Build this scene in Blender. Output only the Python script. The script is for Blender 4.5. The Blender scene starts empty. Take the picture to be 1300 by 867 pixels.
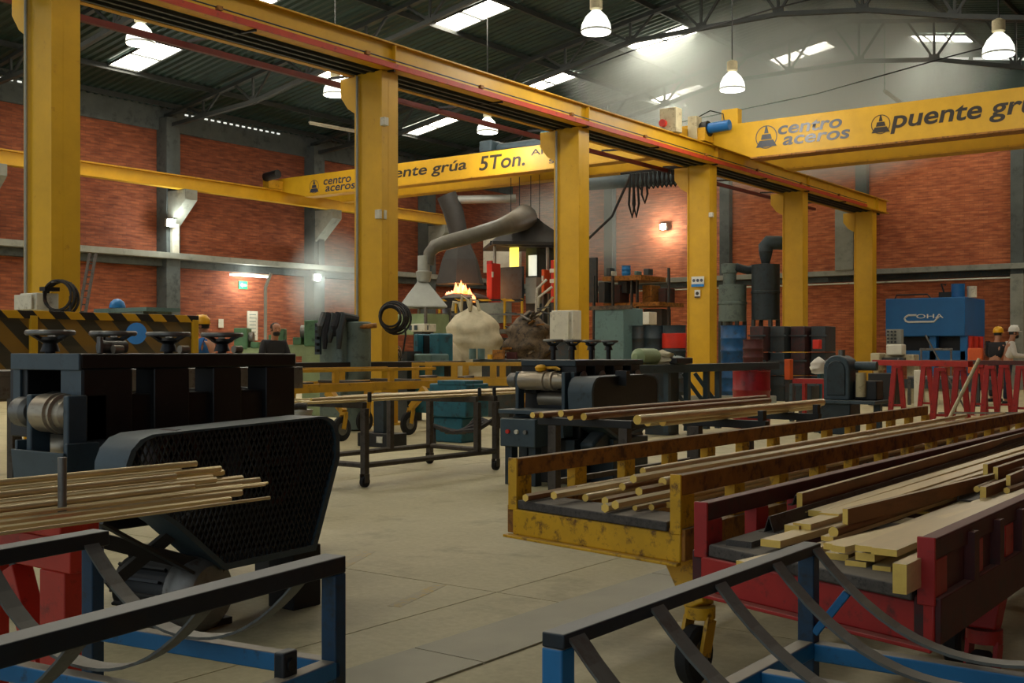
import bpy, math, random
from mathutils import Vector, Matrix
random.seed(7)
R = math.radians
PI = math.pi
S = bpy.context.scene
C = S.collection

# ------------------------------------------------------------------ camera, world, exposure
EYE = 1.25                      # the photographer's lens height over the floor
YAW = R(36.5)                   # the crane runway (+Y) runs 36.5 degrees to the right of the view axis
FOC = 1450.0                    # focal length measured in pixels of the 1300 px wide frame
cam_d = bpy.data.cameras.new('camera')
cam_d.sensor_width = 36.0
cam_d.lens = FOC / 1300 * 36.0
cam_d.shift_y = 11.5 / 1300
cam_d.clip_end = 300
cam = bpy.data.objects.new('camera', cam_d)
C.objects.link(cam)
cam.location = (0, 0, EYE)
cam.rotation_euler = (R(90), 0, YAW)
S.camera = cam
wd = bpy.data.worlds.new('daylight')
wd.use_nodes = True
wd.node_tree.nodes['Background'].inputs[0].default_value = (0.80, 0.92, 1.0, 1)
wd.node_tree.nodes['Background'].inputs[1].default_value = 0.5
S.world = wd
S.view_settings.view_transform = 'Standard'
S.view_settings.look = 'None'
S.view_settings.exposure = 0.35
S.view_settings.gamma = 1.0
S.view_settings.use_curve_mapping = False
SKY = 19.0                      # radiance of the daylit translucent roof sheets
cy = S.cycles
cy.use_denoising = True
cy.max_bounces = 6
cy.diffuse_bounces = 3
cy.glossy_bounces = 3
cy.transmission_bounces = 4
cy.volume_bounces = 2
cy.volume_step_rate = 3.0
cy.volume_max_steps = 64
cy.sample_clamp_indirect = 4.0
cy.caustics_reflective = False
cy.caustics_refractive = False

# ------------------------------------------------------------------ measuring helpers (photo pixel + depth -> metres)
SN, CS = math.sin(YAW), math.cos(YAW)
def xy(px, d):
    l = (px - 650) / FOC
    return (d * (CS * l - SN), d * (SN * l + CS))
def zz(py, d): return EYE - (py - 445) * d / FOC
def onY(px, Y): return Y / (SN * (px - 650) / FOC + CS)      # depth of a pixel column on the plane y = Y
def onX(px, X): return X / (CS * (px - 650) / FOC - SN)
def flr(px, py, z=0.0):
    d = (EYE - z) * FOC / (py - 445)
    return xy(px, d) + (z,)

# ------------------------------------------------------------------ object helpers
ORG = {}
def org(o): return ORG.get(o.name, Vector((0, 0, 0))) if o else Vector((0, 0, 0))
def tag(o, label=None, cat=None, group=None, kind=None):
    if label: o['label'] = label
    if cat: o['category'] = cat
    if group: o['group'] = group
    if kind: o['kind'] = kind
    return o
def thing(name, label, cat, loc=(0, 0, 0), group=None):
    o = bpy.data.objects.new(name, None)
    o.empty_display_size = 0.1
    C.objects.link(o)
    o.location = loc
    ORG[o.name] = Vector(loc)
    return tag(o, label, cat, group)
def kids(o): return list(o.children)
def copy_tree(o, parent=None):
    c = o.copy(); C.objects.link(c)
    if parent: c.parent = parent
    for ch in kids(o): copy_tree(ch, c)
    return c
def frame(d, up=(0, 0, 1)):
    d = Vector(d).normalized(); u = Vector(up)
    if abs(d.dot(u)) > 0.99: u = Vector((0, 1, 0))
    s = d.cross(u).normalized(); u = s.cross(d).normalized()
    return d, s, u
class MB:
    def __init__(self): self.v = []; self.f = []; self.mi = []
    def add(self, vs, fs, m=0):
        n = len(self.v); self.v += [tuple(p) for p in vs]
        self.f += [tuple(i + n for i in q) for q in fs]; self.mi += [m] * len(fs)
        return self
    def box(self, x0, x1, y0, y1, z0, z1, m=0):
        return self.add([(x0,y0,z0),(x1,y0,z0),(x1,y1,z0),(x0,y1,z0),(x0,y0,z1),(x1,y0,z1),(x1,y1,z1),(x0,y1,z1)],
            [(0,3,2,1),(4,5,6,7),(0,1,5,4),(1,2,6,5),(2,3,7,6),(3,0,4,7)], m)
    def cb(self, x, y, z, sx, sy, sz, m=0):
        return self.box(x-sx/2, x+sx/2, y-sy/2, y+sy/2, z-sz/2, z+sz/2, m)
    def bar(self, p0, p1, w, h, up=(0, 0, 1), w2=None, h2=None, m=0):
        p0 = Vector(p0); p1 = Vector(p1); d, s, u = frame(p1 - p0, up)
        w2 = w if w2 is None else w2; h2 = h if h2 is None else h2
        vs = [p0 + s*a*w/2 + u*b*h/2 for a, b in ((-1,-1),(1,-1),(1,1),(-1,1))] + [p1 + s*a*w2/2 + u*b*h2/2 for a, b in ((-1,-1),(1,-1),(1,1),(-1,1))]
        return self.add(vs, [(0,1,2,3),(7,6,5,4),(0,4,5,1),(1,5,6,2),(2,6,7,3),(3,7,4,0)], m)
    def tube(self, pts, r, n=8, m=0, caps=True, flat=None):
        pts = [Vector(p) for p in pts]; rs = r if isinstance(r, (list, tuple)) else [r] * len(pts)
        vs = []; u = None
        for i, p in enumerate(pts):
            t = (pts[min(i+1, len(pts)-1)] - pts[max(i-1, 0)]).normalized()
            if u is None: _, s, u = frame(t)
            else:
                s = t.cross(u)
                s = s.normalized() if s.length > 1e-6 else frame(t)[1]
                u = s.cross(t).normalized()
            for k in range(n):
                a = 2*PI*k/n + (PI/n)
                vs.append(p + s*math.cos(a)*rs[i] + u*math.sin(a)*rs[i])
        fs = []
        for i in range(len(pts)-1):
            for k in range(n):
                a, b = i*n+k, i*n+(k+1) % n
                fs.append((a, b, b+n, a+n))
        if caps:
            fs.append(tuple(range(n-1, -1, -1))); fs.append(tuple((len(pts)-1)*n+k for k in range(n)))
        return self.add(vs, fs, m)
    def cyl(self, p0, p1, r, n=14, r2=None, m=0): return self.tube([p0, p1], [r, r if r2 is None else r2], n, m)
    def lathe(self, prof, o=(0, 0, 0), axis=(0, 0, 1), n=20, m=0):
        o = Vector(o); d, s, u = frame(axis); vs = []; fs = []
        for r, z in prof:
            for k in range(n):
                a = 2*PI*k/n; vs.append(o + d*z + s*math.cos(a)*r + u*math.sin(a)*r)
        for i in range(len(prof)-1):
            for k in range(n):
                a, b = i*n+k, i*n+(k+1) % n; fs.append((a, b, b+n, a+n))
        if prof[0][0] > 1e-5: fs.append(tuple(range(n-1, -1, -1)))
        if prof[-1][0] > 1e-5: fs.append(tuple((len(prof)-1)*n+k for k in range(n)))
        return self.add(vs, fs, m)
    def prism(self, poly, axis, a0, a1, m=0):
        def P(q, a): return (a, q[0], q[1]) if axis == 'x' else (q[0], a, q[1]) if axis == 'y' else (q[0], q[1], a)
        n = len(poly); vs = [P(q, a0) for q in poly] + [P(q, a1) for q in poly]
        fs = [tuple(range(n-1, -1, -1)), tuple(range(n, 2*n))] + [(i, (i+1) % n, (i+1) % n+n, i+n) for i in range(n)]
        return self.add(vs, fs, m)
    def build(self, name, mats, parent=None, loc=None, bevel=0, smooth=40, kind=None):
        me = bpy.data.meshes.new(name)
        o = Vector(loc) if loc is not None else org(parent)
        me.from_pydata([(p[0]-o[0], p[1]-o[1], p[2]-o[2]) for p in self.v], [], self.f)
        mats = mats if isinstance(mats, (list, tuple)) else [mats]
        for m in mats: me.materials.append(m)
        if len(mats) > 1: me.polygons.foreach_set('material_index', self.mi)
        import bmesh
        bm = bmesh.new(); bm.from_mesh(me)
        bmesh.ops.recalc_face_normals(bm, faces=bm.faces); bm.to_mesh(me); bm.free()
        if smooth:
            me.polygons.foreach_set('use_smooth', [True]*len(me.polygons)); me.set_sharp_from_angle(angle=R(smooth))
        ob = bpy.data.objects.new(name, me); C.objects.link(ob)
        if parent: ob.parent = parent
        else: ob.location = o
        ORG[ob.name] = o
        if bevel:
            b = ob.modifiers.new('bevel', 'BEVEL'); b.width = bevel; b.segments = 2; b.limit_method = 'ANGLE'
        if kind: ob['kind'] = kind
        return ob
def arc(cx, cz, r, a0, a1, n): return [(cx + r*math.cos(a0+(a1-a0)*i/n), cz + r*math.sin(a0+(a1-a0)*i/n)) for i in range(n+1)]
ORD = ['first','second','third','fourth','fifth','sixth','seventh','eighth','ninth','tenth','eleventh','twelfth','thirteenth','fourteenth','fifteenth','sixteenth',
       'seventeenth','eighteenth','nineteenth','twentieth','twenty-first','twenty-second','twenty-third','twenty-fourth','twenty-fifth','twenty-sixth']

# ------------------------------------------------------------------ materials
def lin(c): return tuple(((x/255)/12.92 if x/255 <= 0.04045 else ((x/255+0.055)/1.055)**2.4) for x in c)
def nodes(name):
    m = bpy.data.materials.new(name); m.use_nodes = True
    nt = m.node_tree; return m, nt, nt.nodes['Principled BSDF'], lambda t: nt.nodes.new(t), lambda a, b: nt.links.new(a, b)
def mat(name, rgb, rough=0.6, metal=0.0, var=0.18, scale=5.0, wear=None, bump=0.0, stretch=(1, 1, 1), dust=None):
    m, nt, b, N, L = nodes(name)
    c = lin(rgb); tc = N('ShaderNodeTexCoord'); mp = N('ShaderNodeMapping'); L(tc.outputs['Object'], mp.inputs[0])
    mp.inputs['Scale'].default_value = stretch
    n1 = N('ShaderNodeTexNoise'); n1.inputs['Scale'].default_value = scale; n1.inputs['Detail'].default_value = 6; n1.inputs['Roughness'].default_value = 0.65
    L(mp.outputs[0], n1.inputs['Vector'])
    r = N('ShaderNodeValToRGB'); r.color_ramp.elements[0].position = 0.3; r.color_ramp.elements[1].position = 0.72
    r.color_ramp.elements[0].color = tuple(x*(1-var) for x in c)+(1,); r.color_ramp.elements[1].color = tuple(min(1, x*(1+var)) for x in c)+(1,)
    L(n1.outputs[0], r.inputs[0]); out = r.outputs[0]
    b.inputs['Roughness'].default_value = rough; b.inputs['Metallic'].default_value = metal
    if wear:
        wc, amt, ws = wear
        n2 = N('ShaderNodeTexNoise'); n2.inputs['Scale'].default_value = ws; n2.inputs['Detail'].default_value = 8; n2.inputs['Roughness'].default_value = 0.7
        L(mp.outputs[0], n2.inputs['Vector'])
        r2 = N('ShaderNodeValToRGB'); r2.color_ramp.elements[0].position = 0.63-amt*0.35; r2.color_ramp.elements[1].position = 0.77-amt*0.35
        L(n2.outputs[0], r2.inputs[0])
        mx = N('ShaderNodeMix'); mx.data_type = 'RGBA'; L(r2.outputs[0], mx.inputs[0]); L(out, mx.inputs[6]); mx.inputs[7].default_value = lin(wc)+(1,)
        out = mx.outputs[2]
    if dust:                                                    # upward faces paler: workshop dust plus overhead light put into the colour
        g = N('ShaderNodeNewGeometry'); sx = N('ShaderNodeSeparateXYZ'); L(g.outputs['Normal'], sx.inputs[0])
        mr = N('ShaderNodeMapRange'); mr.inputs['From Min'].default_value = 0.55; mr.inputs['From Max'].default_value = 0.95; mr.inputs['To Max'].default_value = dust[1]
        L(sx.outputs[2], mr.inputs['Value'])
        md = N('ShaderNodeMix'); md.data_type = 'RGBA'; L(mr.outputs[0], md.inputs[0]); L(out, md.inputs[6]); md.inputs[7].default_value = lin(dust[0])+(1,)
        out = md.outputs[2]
    L(out, b.inputs['Base Color'])
    if bump:
        bp = N('ShaderNodeBump'); bp.inputs['Strength'].default_value = bump; bp.inputs['Distance'].default_value = 0.01
        L(n1.outputs[0], bp.inputs['Height']); L(bp.outputs[0], b.inputs['Normal'])
    return m
def emit(name, rgb, s):
    m, nt, b, N, L = nodes(name)
    b.inputs['Base Color'].default_value = (0.8, 0.8, 0.8, 1); b.inputs['Emission Color'].default_value = lin(rgb)+(1,); b.inputs['Emission Strength'].default_value = s
    return m
M = {}
M['yellow'] = mat('yellow_paint', (210, 162, 24), 0.5, 0, 0.1, 2.0, ((168, 116, 22), 0.0, 5))
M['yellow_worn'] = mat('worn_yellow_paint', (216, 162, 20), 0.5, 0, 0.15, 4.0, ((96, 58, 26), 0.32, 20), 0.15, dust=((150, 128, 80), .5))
M['yellow_dirty'] = mat('dirty_yellow_paint', (198, 148, 24), 0.55, 0, 0.2, 3.0, ((120, 80, 28), 0.15, 7), dust=((140, 110, 60), .5))
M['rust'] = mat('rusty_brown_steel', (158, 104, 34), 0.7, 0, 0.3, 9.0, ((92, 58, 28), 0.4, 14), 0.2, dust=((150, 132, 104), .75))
M['red'] = mat('red_paint', (164, 32, 28), 0.5, 0, 0.2, 4.0, ((84, 30, 26), 0.2, 14), 0.1, dust=((130, 100, 88), .6))
M['red_rail'] = mat('orange_red_rail_paint', (190, 62, 34), 0.55, 0, 0.15, 4.0, ((110, 48, 30), 0.2, 7))
M['red_dark'] = mat('dark_red_rail_paint', (96, 26, 20), 0.6, 0, 0.2, 4.0)
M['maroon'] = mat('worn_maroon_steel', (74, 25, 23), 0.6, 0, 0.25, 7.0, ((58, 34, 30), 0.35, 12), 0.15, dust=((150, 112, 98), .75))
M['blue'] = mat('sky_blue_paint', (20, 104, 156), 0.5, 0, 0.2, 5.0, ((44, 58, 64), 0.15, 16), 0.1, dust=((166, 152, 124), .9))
M['blue_shaded'] = mat('shaded_blue_paint', (16, 56, 84), 0.5, 0, 0.25, 5.0, ((30, 36, 40), 0.3, 14), 0.1)  # darker copy of the blue paint: shade on the posts put into the colour
M['red_stand'] = mat('orange_red_stand_paint', (184, 44, 28), 0.5, 0, 0.2, 4.0, ((110, 34, 26), 0.15, 12))
M['blue_unlit'] = mat('unlit_blue_steel', (20, 30, 38), 0.5, 0.1, 0.3, 6.0, ((32, 32, 32), 0.3, 8), 0.1, dust=((136, 136, 130), .85))  # near-black base: the rails' unlit sides put into the colour
M['strap'] = mat('grey_flat_strap_steel', (92, 94, 90), 0.5, 0.15, 0.25, 9.0, ((66, 54, 46), 0.3, 12), dust=((150, 142, 126), .7))
M['teal_dark'] = mat('dark_teal_machine_paint', (34, 48, 54), 0.5, 0, 0.25, 5.0, ((24, 26, 26), 0.3, 9), 0.1, dust=((110, 112, 108), .5))
M['teal_mid'] = mat('grey_blue_machine_paint', (54, 70, 78), 0.5, 0, 0.2, 5.0, ((34, 38, 40), 0.15, 9), 0.1, dust=((124, 124, 118), .5))
M['black'] = mat('oily_black_steel', (13, 14, 15), 0.5, 0.0, 0.4, 6.0, ((30, 29, 28), 0.2, 11), 0.1, dust=((96, 92, 84), .4))
M['black_matt'] = mat('matt_black_paint', (18, 18, 19), 0.7, 0, 0.3, 6.0)
M['roller'] = mat('worn_steel_roll', (164, 152, 132), 0.35, 0.6, 0.2, 3.0, ((120, 92, 66), 0.1, 7), 0, (1, 8, 8))
M['steel'] = mat('bare_grey_steel', (120, 118, 112), 0.4, 0.6, 0.2, 6.0, ((88, 72, 58), 0.25, 11))
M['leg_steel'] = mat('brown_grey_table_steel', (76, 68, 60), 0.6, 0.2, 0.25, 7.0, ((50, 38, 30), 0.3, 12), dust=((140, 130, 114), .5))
M['galv'] = mat('galvanised_sheet', (150, 152, 144), 0.5, 0.15, 0.12, 3.0)
M['concrete_trim'] = mat('grey_concrete_trim', (140, 141, 130), 0.85, 0, 0.15, 2.0, ((116, 118, 110), 0.3, 3), 0.1)
M['concrete_dark'] = mat('dark_grey_concrete', (82, 88, 86), 0.85, 0, 0.2, 2.0, ((60, 64, 64), 0.3, 3), 0.1)
M['truss'] = mat('grey_painted_truss_steel', (50, 54, 52), 0.6, 0.1, 0.2, 4.0)
M['roof'] = mat('dark_corrugated_roof_sheet', (36, 58, 52), 0.55, 0.2, 0.25, 1.5, ((28, 44, 40), 0.35, 2))
M['plank'] = mat('grey_worn_wood', (78, 72, 66), 0.85, 0, 0.25, 6.0, ((54, 50, 46), 0.35, 10), 0.3, (6, 1, 6), dust=((148, 138, 122), .7))
M['mesh_steel'] = mat('dark_grey_wire', (44, 44, 43), 0.6, 0.1, 0.2, 9.0)
M['rubber'] = mat('black_rubber', (20, 20, 20), 0.8, 0, 0.3, 9.0)
M['white'] = mat('off_white_paint', (206, 202, 184), 0.55, 0, 0.1, 4.0, ((150, 142, 122), 0.2, 6))
M['cream'] = mat('cream_machine_paint', (188, 176, 140), 0.55, 0, 0.15, 4.0, ((130, 116, 90), 0.3, 6))
M['bag'] = mat('woven_white_sack', (186, 176, 148), 0.9, 0, 0.2, 4.0, None, 0.4)
M['scrap'] = mat('brown_scrap', (98, 82, 62), 0.85, 0, 0.4, 6.0, ((48, 40, 34), 0.45, 8), 0.3)
M['teal_bin'] = mat('dull_teal_paint', (92, 120, 118), 0.6, 0, 0.15, 2.0, ((66, 84, 84), 0.3, 4))
M['teal_bright'] = mat('teal_blue_machine_paint', (28, 96, 112), 0.5, 0, 0.2, 4.0, ((30, 50, 56), 0.3, 7))
M['grey_green'] = mat('grey_green_cabinet_paint', (106, 122, 116), 0.6, 0, 0.15, 3.0, ((74, 82, 80), 0.3, 5))
M['lathe_green'] = mat('green_lathe_paint', (78, 118, 84), 0.55, 0, 0.2, 4.0, ((50, 70, 54), 0.3, 6))
M['pale_green'] = mat('pale_green_lathe_paint', (142, 160, 120), 0.6, 0, 0.15, 4.0)
M['coha_blue'] = mat('bright_blue_machine_paint', (14, 96, 158), 0.4, 0, 0.1, 2.0)
M['drum_blue'] = mat('blue_drum_paint', (24, 82, 130), 0.45, 0, 0.2, 4.0, ((40, 50, 60), 0.3, 7))
M['drum_red'] = mat('crimson_drum_paint', (150, 26, 34), 0.4, 0, 0.2, 4.0, ((90, 24, 28), 0.3, 6))
M['drum_dark'] = mat('dark_oily_drum_paint', (46, 54, 56), 0.5, 0, 0.3, 5.0, ((70, 54, 44), 0.3, 8))
M['maroon_dark'] = mat('dark_maroon_oily_paint', (66, 34, 32), 0.6, 0, 0.35, 5.0, ((36, 40, 40), 0.45, 7))
M['orange'] = mat('orange_paint', (206, 84, 24), 0.5, 0, 0.15, 4.0, ((130, 60, 26), 0.2, 8))
M['red_bright'] = mat('bright_red_paint', (204, 44, 26), 0.5, 0, 0.15, 4.0)
M['blue_plastic'] = mat('blue_plastic', (24, 118, 186), 0.4, 0, 0.1, 4.0)
M['hose'] = mat('dark_hose_rubber', (30, 28, 26), 0.6, 0, 0.3, 9.0, ((70, 44, 30), 0.25, 14))
M['ink'] = mat('dark_lettering_paint', (44, 36, 26), 0.6, 0, 0.1, 9.0)
M['ink_blue'] = mat('navy_lettering_paint', (46, 50, 72), 0.5, 0, 0.1, 9.0)
M['steel_letter'] = mat('grey_lettering_foil', (78, 82, 90), 0.35, 0.1, 0.15, 9.0)
M['letter_white'] = mat('white_lettering', (214, 214, 206), 0.5, 0, 0.05, 9.0)
M['green_sign'] = mat('green_sign', (36, 150, 92), 0.5, 0, 0.05, 9.0)
M['skin'] = mat('skin', (176, 122, 92), 0.55, 0, 0.08, 12.0)
M['hair'] = mat('black_hair', (24, 20, 18), 0.7, 0, 0.2, 20.0)
M['cloth_white'] = mat('white_cotton', (206, 200, 188), 0.9, 0, 0.08, 8.0)
M['cloth_dark'] = mat('dark_cloth', (34, 34, 38), 0.9, 0, 0.2, 8.0)
M['denim'] = mat('navy_denim', (34, 42, 60), 0.9, 0, 0.2, 12.0)
M['cloth_blue'] = mat('blue_work_cloth', (40, 96, 160), 0.9, 0, 0.15, 8.0)
M['helmet_white'] = mat('white_helmet_plastic', (222, 218, 206), 0.35, 0, 0.05, 5.0)
M['helmet_yellow'] = mat('yellow_helmet_plastic', (222, 164, 20), 0.35, 0, 0.05, 5.0)
def brass(name, rgb, rough=0.42, metal=0.75, wear=((120, 84, 50), 0.25, 4)):
    return mat(name, rgb, rough, metal, 0.22, 7.0, wear, 0.03, (1, 0.25, 1), dust=((212, 196, 154), .5))
M['brass'] = brass('oxidised_brass', (218, 192, 142), .40, .4, ((168, 134, 92), .25, 4))
M['brass_dull'] = brass('dull_brown_brass', (146, 98, 60), 0.46, 0.35, ((100, 72, 46), 0.4, 5))
M['brass_end'] = mat('freshly_cut_brass', (255, 208, 104), 0.35, 0.25, 0.12, 30.0)
M['brass_bright'] = brass('bright_brass', (232, 206, 148), 0.38, 0.4, ((196, 166, 112), 0.2, 5))
M['skylight'] = emit('daylit_translucent_sheet', (255, 246, 226), SKY)
M['leak'] = emit('daylight_gap', (240, 244, 236), .7)
M['bowl'] = emit('lit_lamp_bowl', (238, 240, 226), 1.6)
M['flood'] = emit('lit_floodlight_lens', (240, 250, 240), 60)
M['tube_lit'] = emit('lit_fluorescent_tube', (232, 244, 240), 9)
M['flame'] = emit('furnace_flame', (255, 110, 18), 3.2)
M['flame_hot'] = emit('furnace_flame_core', (255, 176, 60), 5)
M['window_yellow'] = emit('lit_yellow_window', (240, 214, 70), 1.3)
M['window_white'] = emit('lit_white_window', (214, 216, 196), 0.8)

def brick_mat(name, axis, tone):
    m, nt, b, N, L = nodes(name)
    g = N('ShaderNodeNewGeometry'); sp = N('ShaderNodeSeparateXYZ'); cb = N('ShaderNodeCombineXYZ')
    L(g.outputs['Position'], sp.inputs[0]); L(sp.outputs[axis], cb.inputs[0]); L(sp.outputs[2], cb.inputs[1])
    br = N('ShaderNodeTexBrick'); br.inputs['Scale'].default_value = 1.0
    br.inputs['Brick Width'].default_value = 0.30; br.inputs['Row Height'].default_value = 0.085; br.inputs['Mortar Size'].default_value = 0.008
    br.inputs['Color1'].default_value = lin(tone[0])+(1,); br.inputs['Color2'].default_value = lin(tone[1])+(1,); br.inputs['Mortar'].default_value = lin(tone[2])+(1,)
    L(cb.outputs[0], br.inputs['Vector'])
    mp = N('ShaderNodeMapping'); mp.inputs['Scale'].default_value = (1.3, 8.0, 1); L(cb.outputs[0], mp.inputs[0])
    n = N('ShaderNodeTexNoise'); n.inputs['Scale'].default_value = 1.6; n.inputs['Detail'].default_value = 5; L(mp.outputs[0], n.inputs['Vector'])
    r = N('ShaderNodeValToRGB'); r.color_ramp.elements[0].position = 0.34; r.color_ramp.elements[1].position = 0.62
    r.color_ramp.elements[0].color = (0.62, 0.54, 0.52, 1); r.color_ramp.elements[1].color = (1.12, 1.08, 1.0, 1)
    L(n.outputs[0], r.inputs[0])
    n2 = N('ShaderNodeTexNoise'); n2.inputs['Scale'].default_value = 0.35; n2.inputs['Detail'].default_value = 3; L(cb.outputs[0], n2.inputs['Vector'])
    r2 = N('ShaderNodeValToRGB'); r2.color_ramp.elements[0].color = (0.7, 0.66, 0.66, 1); r2.color_ramp.elements[1].color = (1.1, 1.1, 1.05, 1); L(n2.outputs[0], r2.inputs[0])
    mx = N('ShaderNodeMix'); mx.data_type = 'RGBA'; mx.blend_type = 'MULTIPLY'; mx.inputs[0].default_value = 1
    L(br.outputs['Color'], mx.inputs[6]); L(r.outputs[0], mx.inputs[7])
    m2 = N('ShaderNodeMix'); m2.data_type = 'RGBA'; m2.blend_type = 'MULTIPLY'; m2.inputs[0].default_value = 1
    L(mx.outputs[2], m2.inputs[6]); L(r2.outputs[0], m2.inputs[7]); L(m2.outputs[2], b.inputs['Base Color'])
    b.inputs['Roughness'].default_value = 0.85
    bp = N('ShaderNodeBump'); bp.inputs['Strength'].default_value = 0.4; bp.inputs['Distance'].default_value = 0.01
    L(br.outputs['Fac'], bp.inputs['Height']); bp.invert = True; L(bp.outputs[0], b.inputs['Normal'])
    return m
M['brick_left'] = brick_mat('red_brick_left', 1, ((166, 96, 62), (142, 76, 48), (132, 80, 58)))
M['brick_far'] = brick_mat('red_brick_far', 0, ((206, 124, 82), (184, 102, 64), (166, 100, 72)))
def floor_mat():
    m, nt, b, N, L = nodes('dusty_concrete_floor')
    g = N('ShaderNodeNewGeometry')
    def noise(s, d, lo, hi, p0=0.3, p1=0.7):
        n = N('ShaderNodeTexNoise'); n.inputs['Scale'].default_value = s; n.inputs['Detail'].default_value = d; n.inputs['Roughness'].default_value = 0.65
        L(g.outputs['Position'], n.inputs['Vector'])
        r = N('ShaderNodeValToRGB'); r.color_ramp.elements[0].position = p0; r.color_ramp.elements[1].position = p1
        r.color_ramp.elements[0].color = lo+(1,); r.color_ramp.elements[1].color = hi+(1,); L(n.outputs[0], r.inputs[0]); return r.outputs[0], n
    base, n1 = noise(0.7, 8, lin((176, 166, 127)), lin((201, 190, 151)))
    st, _ = noise(1.7, 7, (0.62, 0.6, 0.56), (1, 1, 1), 0.28, 0.46)
    fn, n3 = noise(26, 5, (0.86, 0.85, 0.83), (1.05, 1.05, 1.05))
    a = N('ShaderNodeMix'); a.data_type = 'RGBA'; a.blend_type = 'MULTIPLY'; a.inputs[0].default_value = 1; L(base, a.inputs[6]); L(st, a.inputs[7])
    c = N('ShaderNodeMix'); c.data_type = 'RGBA'; c.blend_type = 'MULTIPLY'; c.inputs[0].default_value = 1; L(a.outputs[2], c.inputs[6]); L(fn, c.inputs[7])
    L(c.outputs[2], b.inputs['Base Color']); b.inputs['Roughness'].default_value = 0.62
    bp = N('ShaderNodeBump'); bp.inputs['Strength'].default_value = 0.12; bp.inputs['Distance'].default_value = 0.01; L(n3.outputs[0], bp.inputs['Height']); L(bp.outputs[0], b.inputs['Normal'])
    return m
M['floor'] = floor_mat()
def strip_mat():
    m, nt, b, N, L = nodes('chequered_steel_strip')
    g = N('ShaderNodeNewGeometry'); mp = N('ShaderNodeMapping'); mp.inputs['Rotation'].default_value = (0, 0, R(45)); mp.inputs['Scale'].default_value = (1, 1, 1)
    L(g.outputs['Position'], mp.inputs[0])
    v = N('ShaderNodeTexChecker'); v.inputs['Scale'].default_value = 60; L(mp.outputs[0], v.inputs['Vector'])
    n = N('ShaderNodeTexNoise'); n.inputs['Scale'].default_value = 3; n.inputs['Detail'].default_value = 6; L(g.outputs['Position'], n.inputs['Vector'])
    r = N('ShaderNodeValToRGB'); r.color_ramp.elements[0].color = lin((142, 138, 118))+(1,); r.color_ramp.elements[1].color = lin((172, 166, 142))+(1,); L(n.outputs[0], r.inputs[0])
    L(r.outputs[0], b.inputs['Base Color']); b.inputs['Roughness'].default_value = 0.6; b.inputs['Metallic'].default_value = 0.2
    bp = N('ShaderNodeBump'); bp.inputs['Strength'].default_value = 0.4; bp.inputs['Distance'].default_value = 0.004; L(v.outputs['Fac'], bp.inputs['Height']); L(bp.outputs[0], b.inputs['Normal'])
    return m
M['strip'] = strip_mat()
M['floor_paint'] = mat('faded_yellow_floor_paint', (206, 176, 96), 0.7, 0, 0.1, 9.0, ((178, 168, 138), 0.75, 12))
def hazard(name, period, c1, c2, dirt=0.0):
    m, nt, b, N, L = nodes(name)
    g = N('ShaderNodeNewGeometry'); sp = N('ShaderNodeSeparateXYZ'); L(g.outputs['Position'], sp.inputs[0])
    a = N('ShaderNodeMath'); a.operation = 'ADD'; L(sp.outputs[1], a.inputs[0]); L(sp.outputs[2], a.inputs[1])
    d = N('ShaderNodeMath'); d.operation = 'DIVIDE'; L(a.outputs[0], d.inputs[0]); d.inputs[1].default_value = period
    f = N('ShaderNodeMath'); f.operation = 'FRACT'; L(d.outputs[0], f.inputs[0])
    s = N('ShaderNodeMath'); s.operation = 'GREATER_THAN'; L(f.outputs[0], s.inputs[0]); s.inputs[1].default_value = 0.5
    mx = N('ShaderNodeMix'); mx.data_type = 'RGBA'; L(s.outputs[0], mx.inputs[0]); mx.inputs[6].default_value = lin(c1)+(1,); mx.inputs[7].default_value = lin(c2)+(1,)
    out = mx.outputs[2]
    if dirt:
        n = N('ShaderNodeTexNoise'); n.inputs['Scale'].default_value = 2.2; n.inputs['Detail'].default_value = 5
        r = N('ShaderNodeValToRGB'); r.color_ramp.elements[0].position = 0.4; r.color_ramp.elements[1].position = 0.6; L(n.outputs[0], r.inputs[0])
        m2 = N('ShaderNodeMix'); m2.data_type = 'RGBA'; mu = N('ShaderNodeMath'); mu.operation = 'MULTIPLY'; mu.inputs[1].default_value = dirt
        L(r.outputs[0], mu.inputs[0]); L(mu.outputs[0], m2.inputs[0]); L(out, m2.inputs[6]); m2.inputs[7].default_value = lin((104, 92, 66))+(1,); out = m2.outputs[2]
    L(out, b.inputs['Base Color']); b.inputs['Roughness'].default_value = 0.5
    return m
M['hazard'] = hazard('hazard_stripes', 0.34, (26, 25, 22), (214, 160, 24))
M['hazard_dirty'] = hazard('faded_hazard_stripes', 0.42, (50, 48, 38), (140, 104, 36), 0.7)

# ------------------------------------------------------------------ lettering and bars
def text(name, s, m, parent, x0, x1, zb, h, y, shear=0.0, bold=0.0, face='-y', ext=0.004):
    cu = bpy.data.curves.new('lettering_curve', 'FONT'); cu.body = s; cu.size = 1.0; cu.shear = shear; cu.offset = bold; cu.extrude = 0.0
    t = bpy.data.objects.new('lettering_tmp', cu); C.objects.link(t)
    dg = bpy.context.evaluated_depsgraph_get(); me = bpy.data.meshes.new_from_object(t.evaluated_get(dg))
    bpy.data.objects.remove(t); bpy.data.curves.remove(cu)
    xs = [v.co.x for v in me.vertices]; a, b = min(xs), max(xs)
    o = org(parent)
    for v in me.vertices:
        fx = (v.co.x - a) / (b - a); px = x0 + (x1 - x0) * fx; pz = zb + v.co.y * h / 0.72
        v.co = Vector((px, y, pz)) - o
    me.name = name; me.materials.clear(); me.materials.append(m)
    ob = bpy.data.objects.new(name, me); C.objects.link(ob); ob.parent = parent; ORG[ob.name] = o
    return ob
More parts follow.
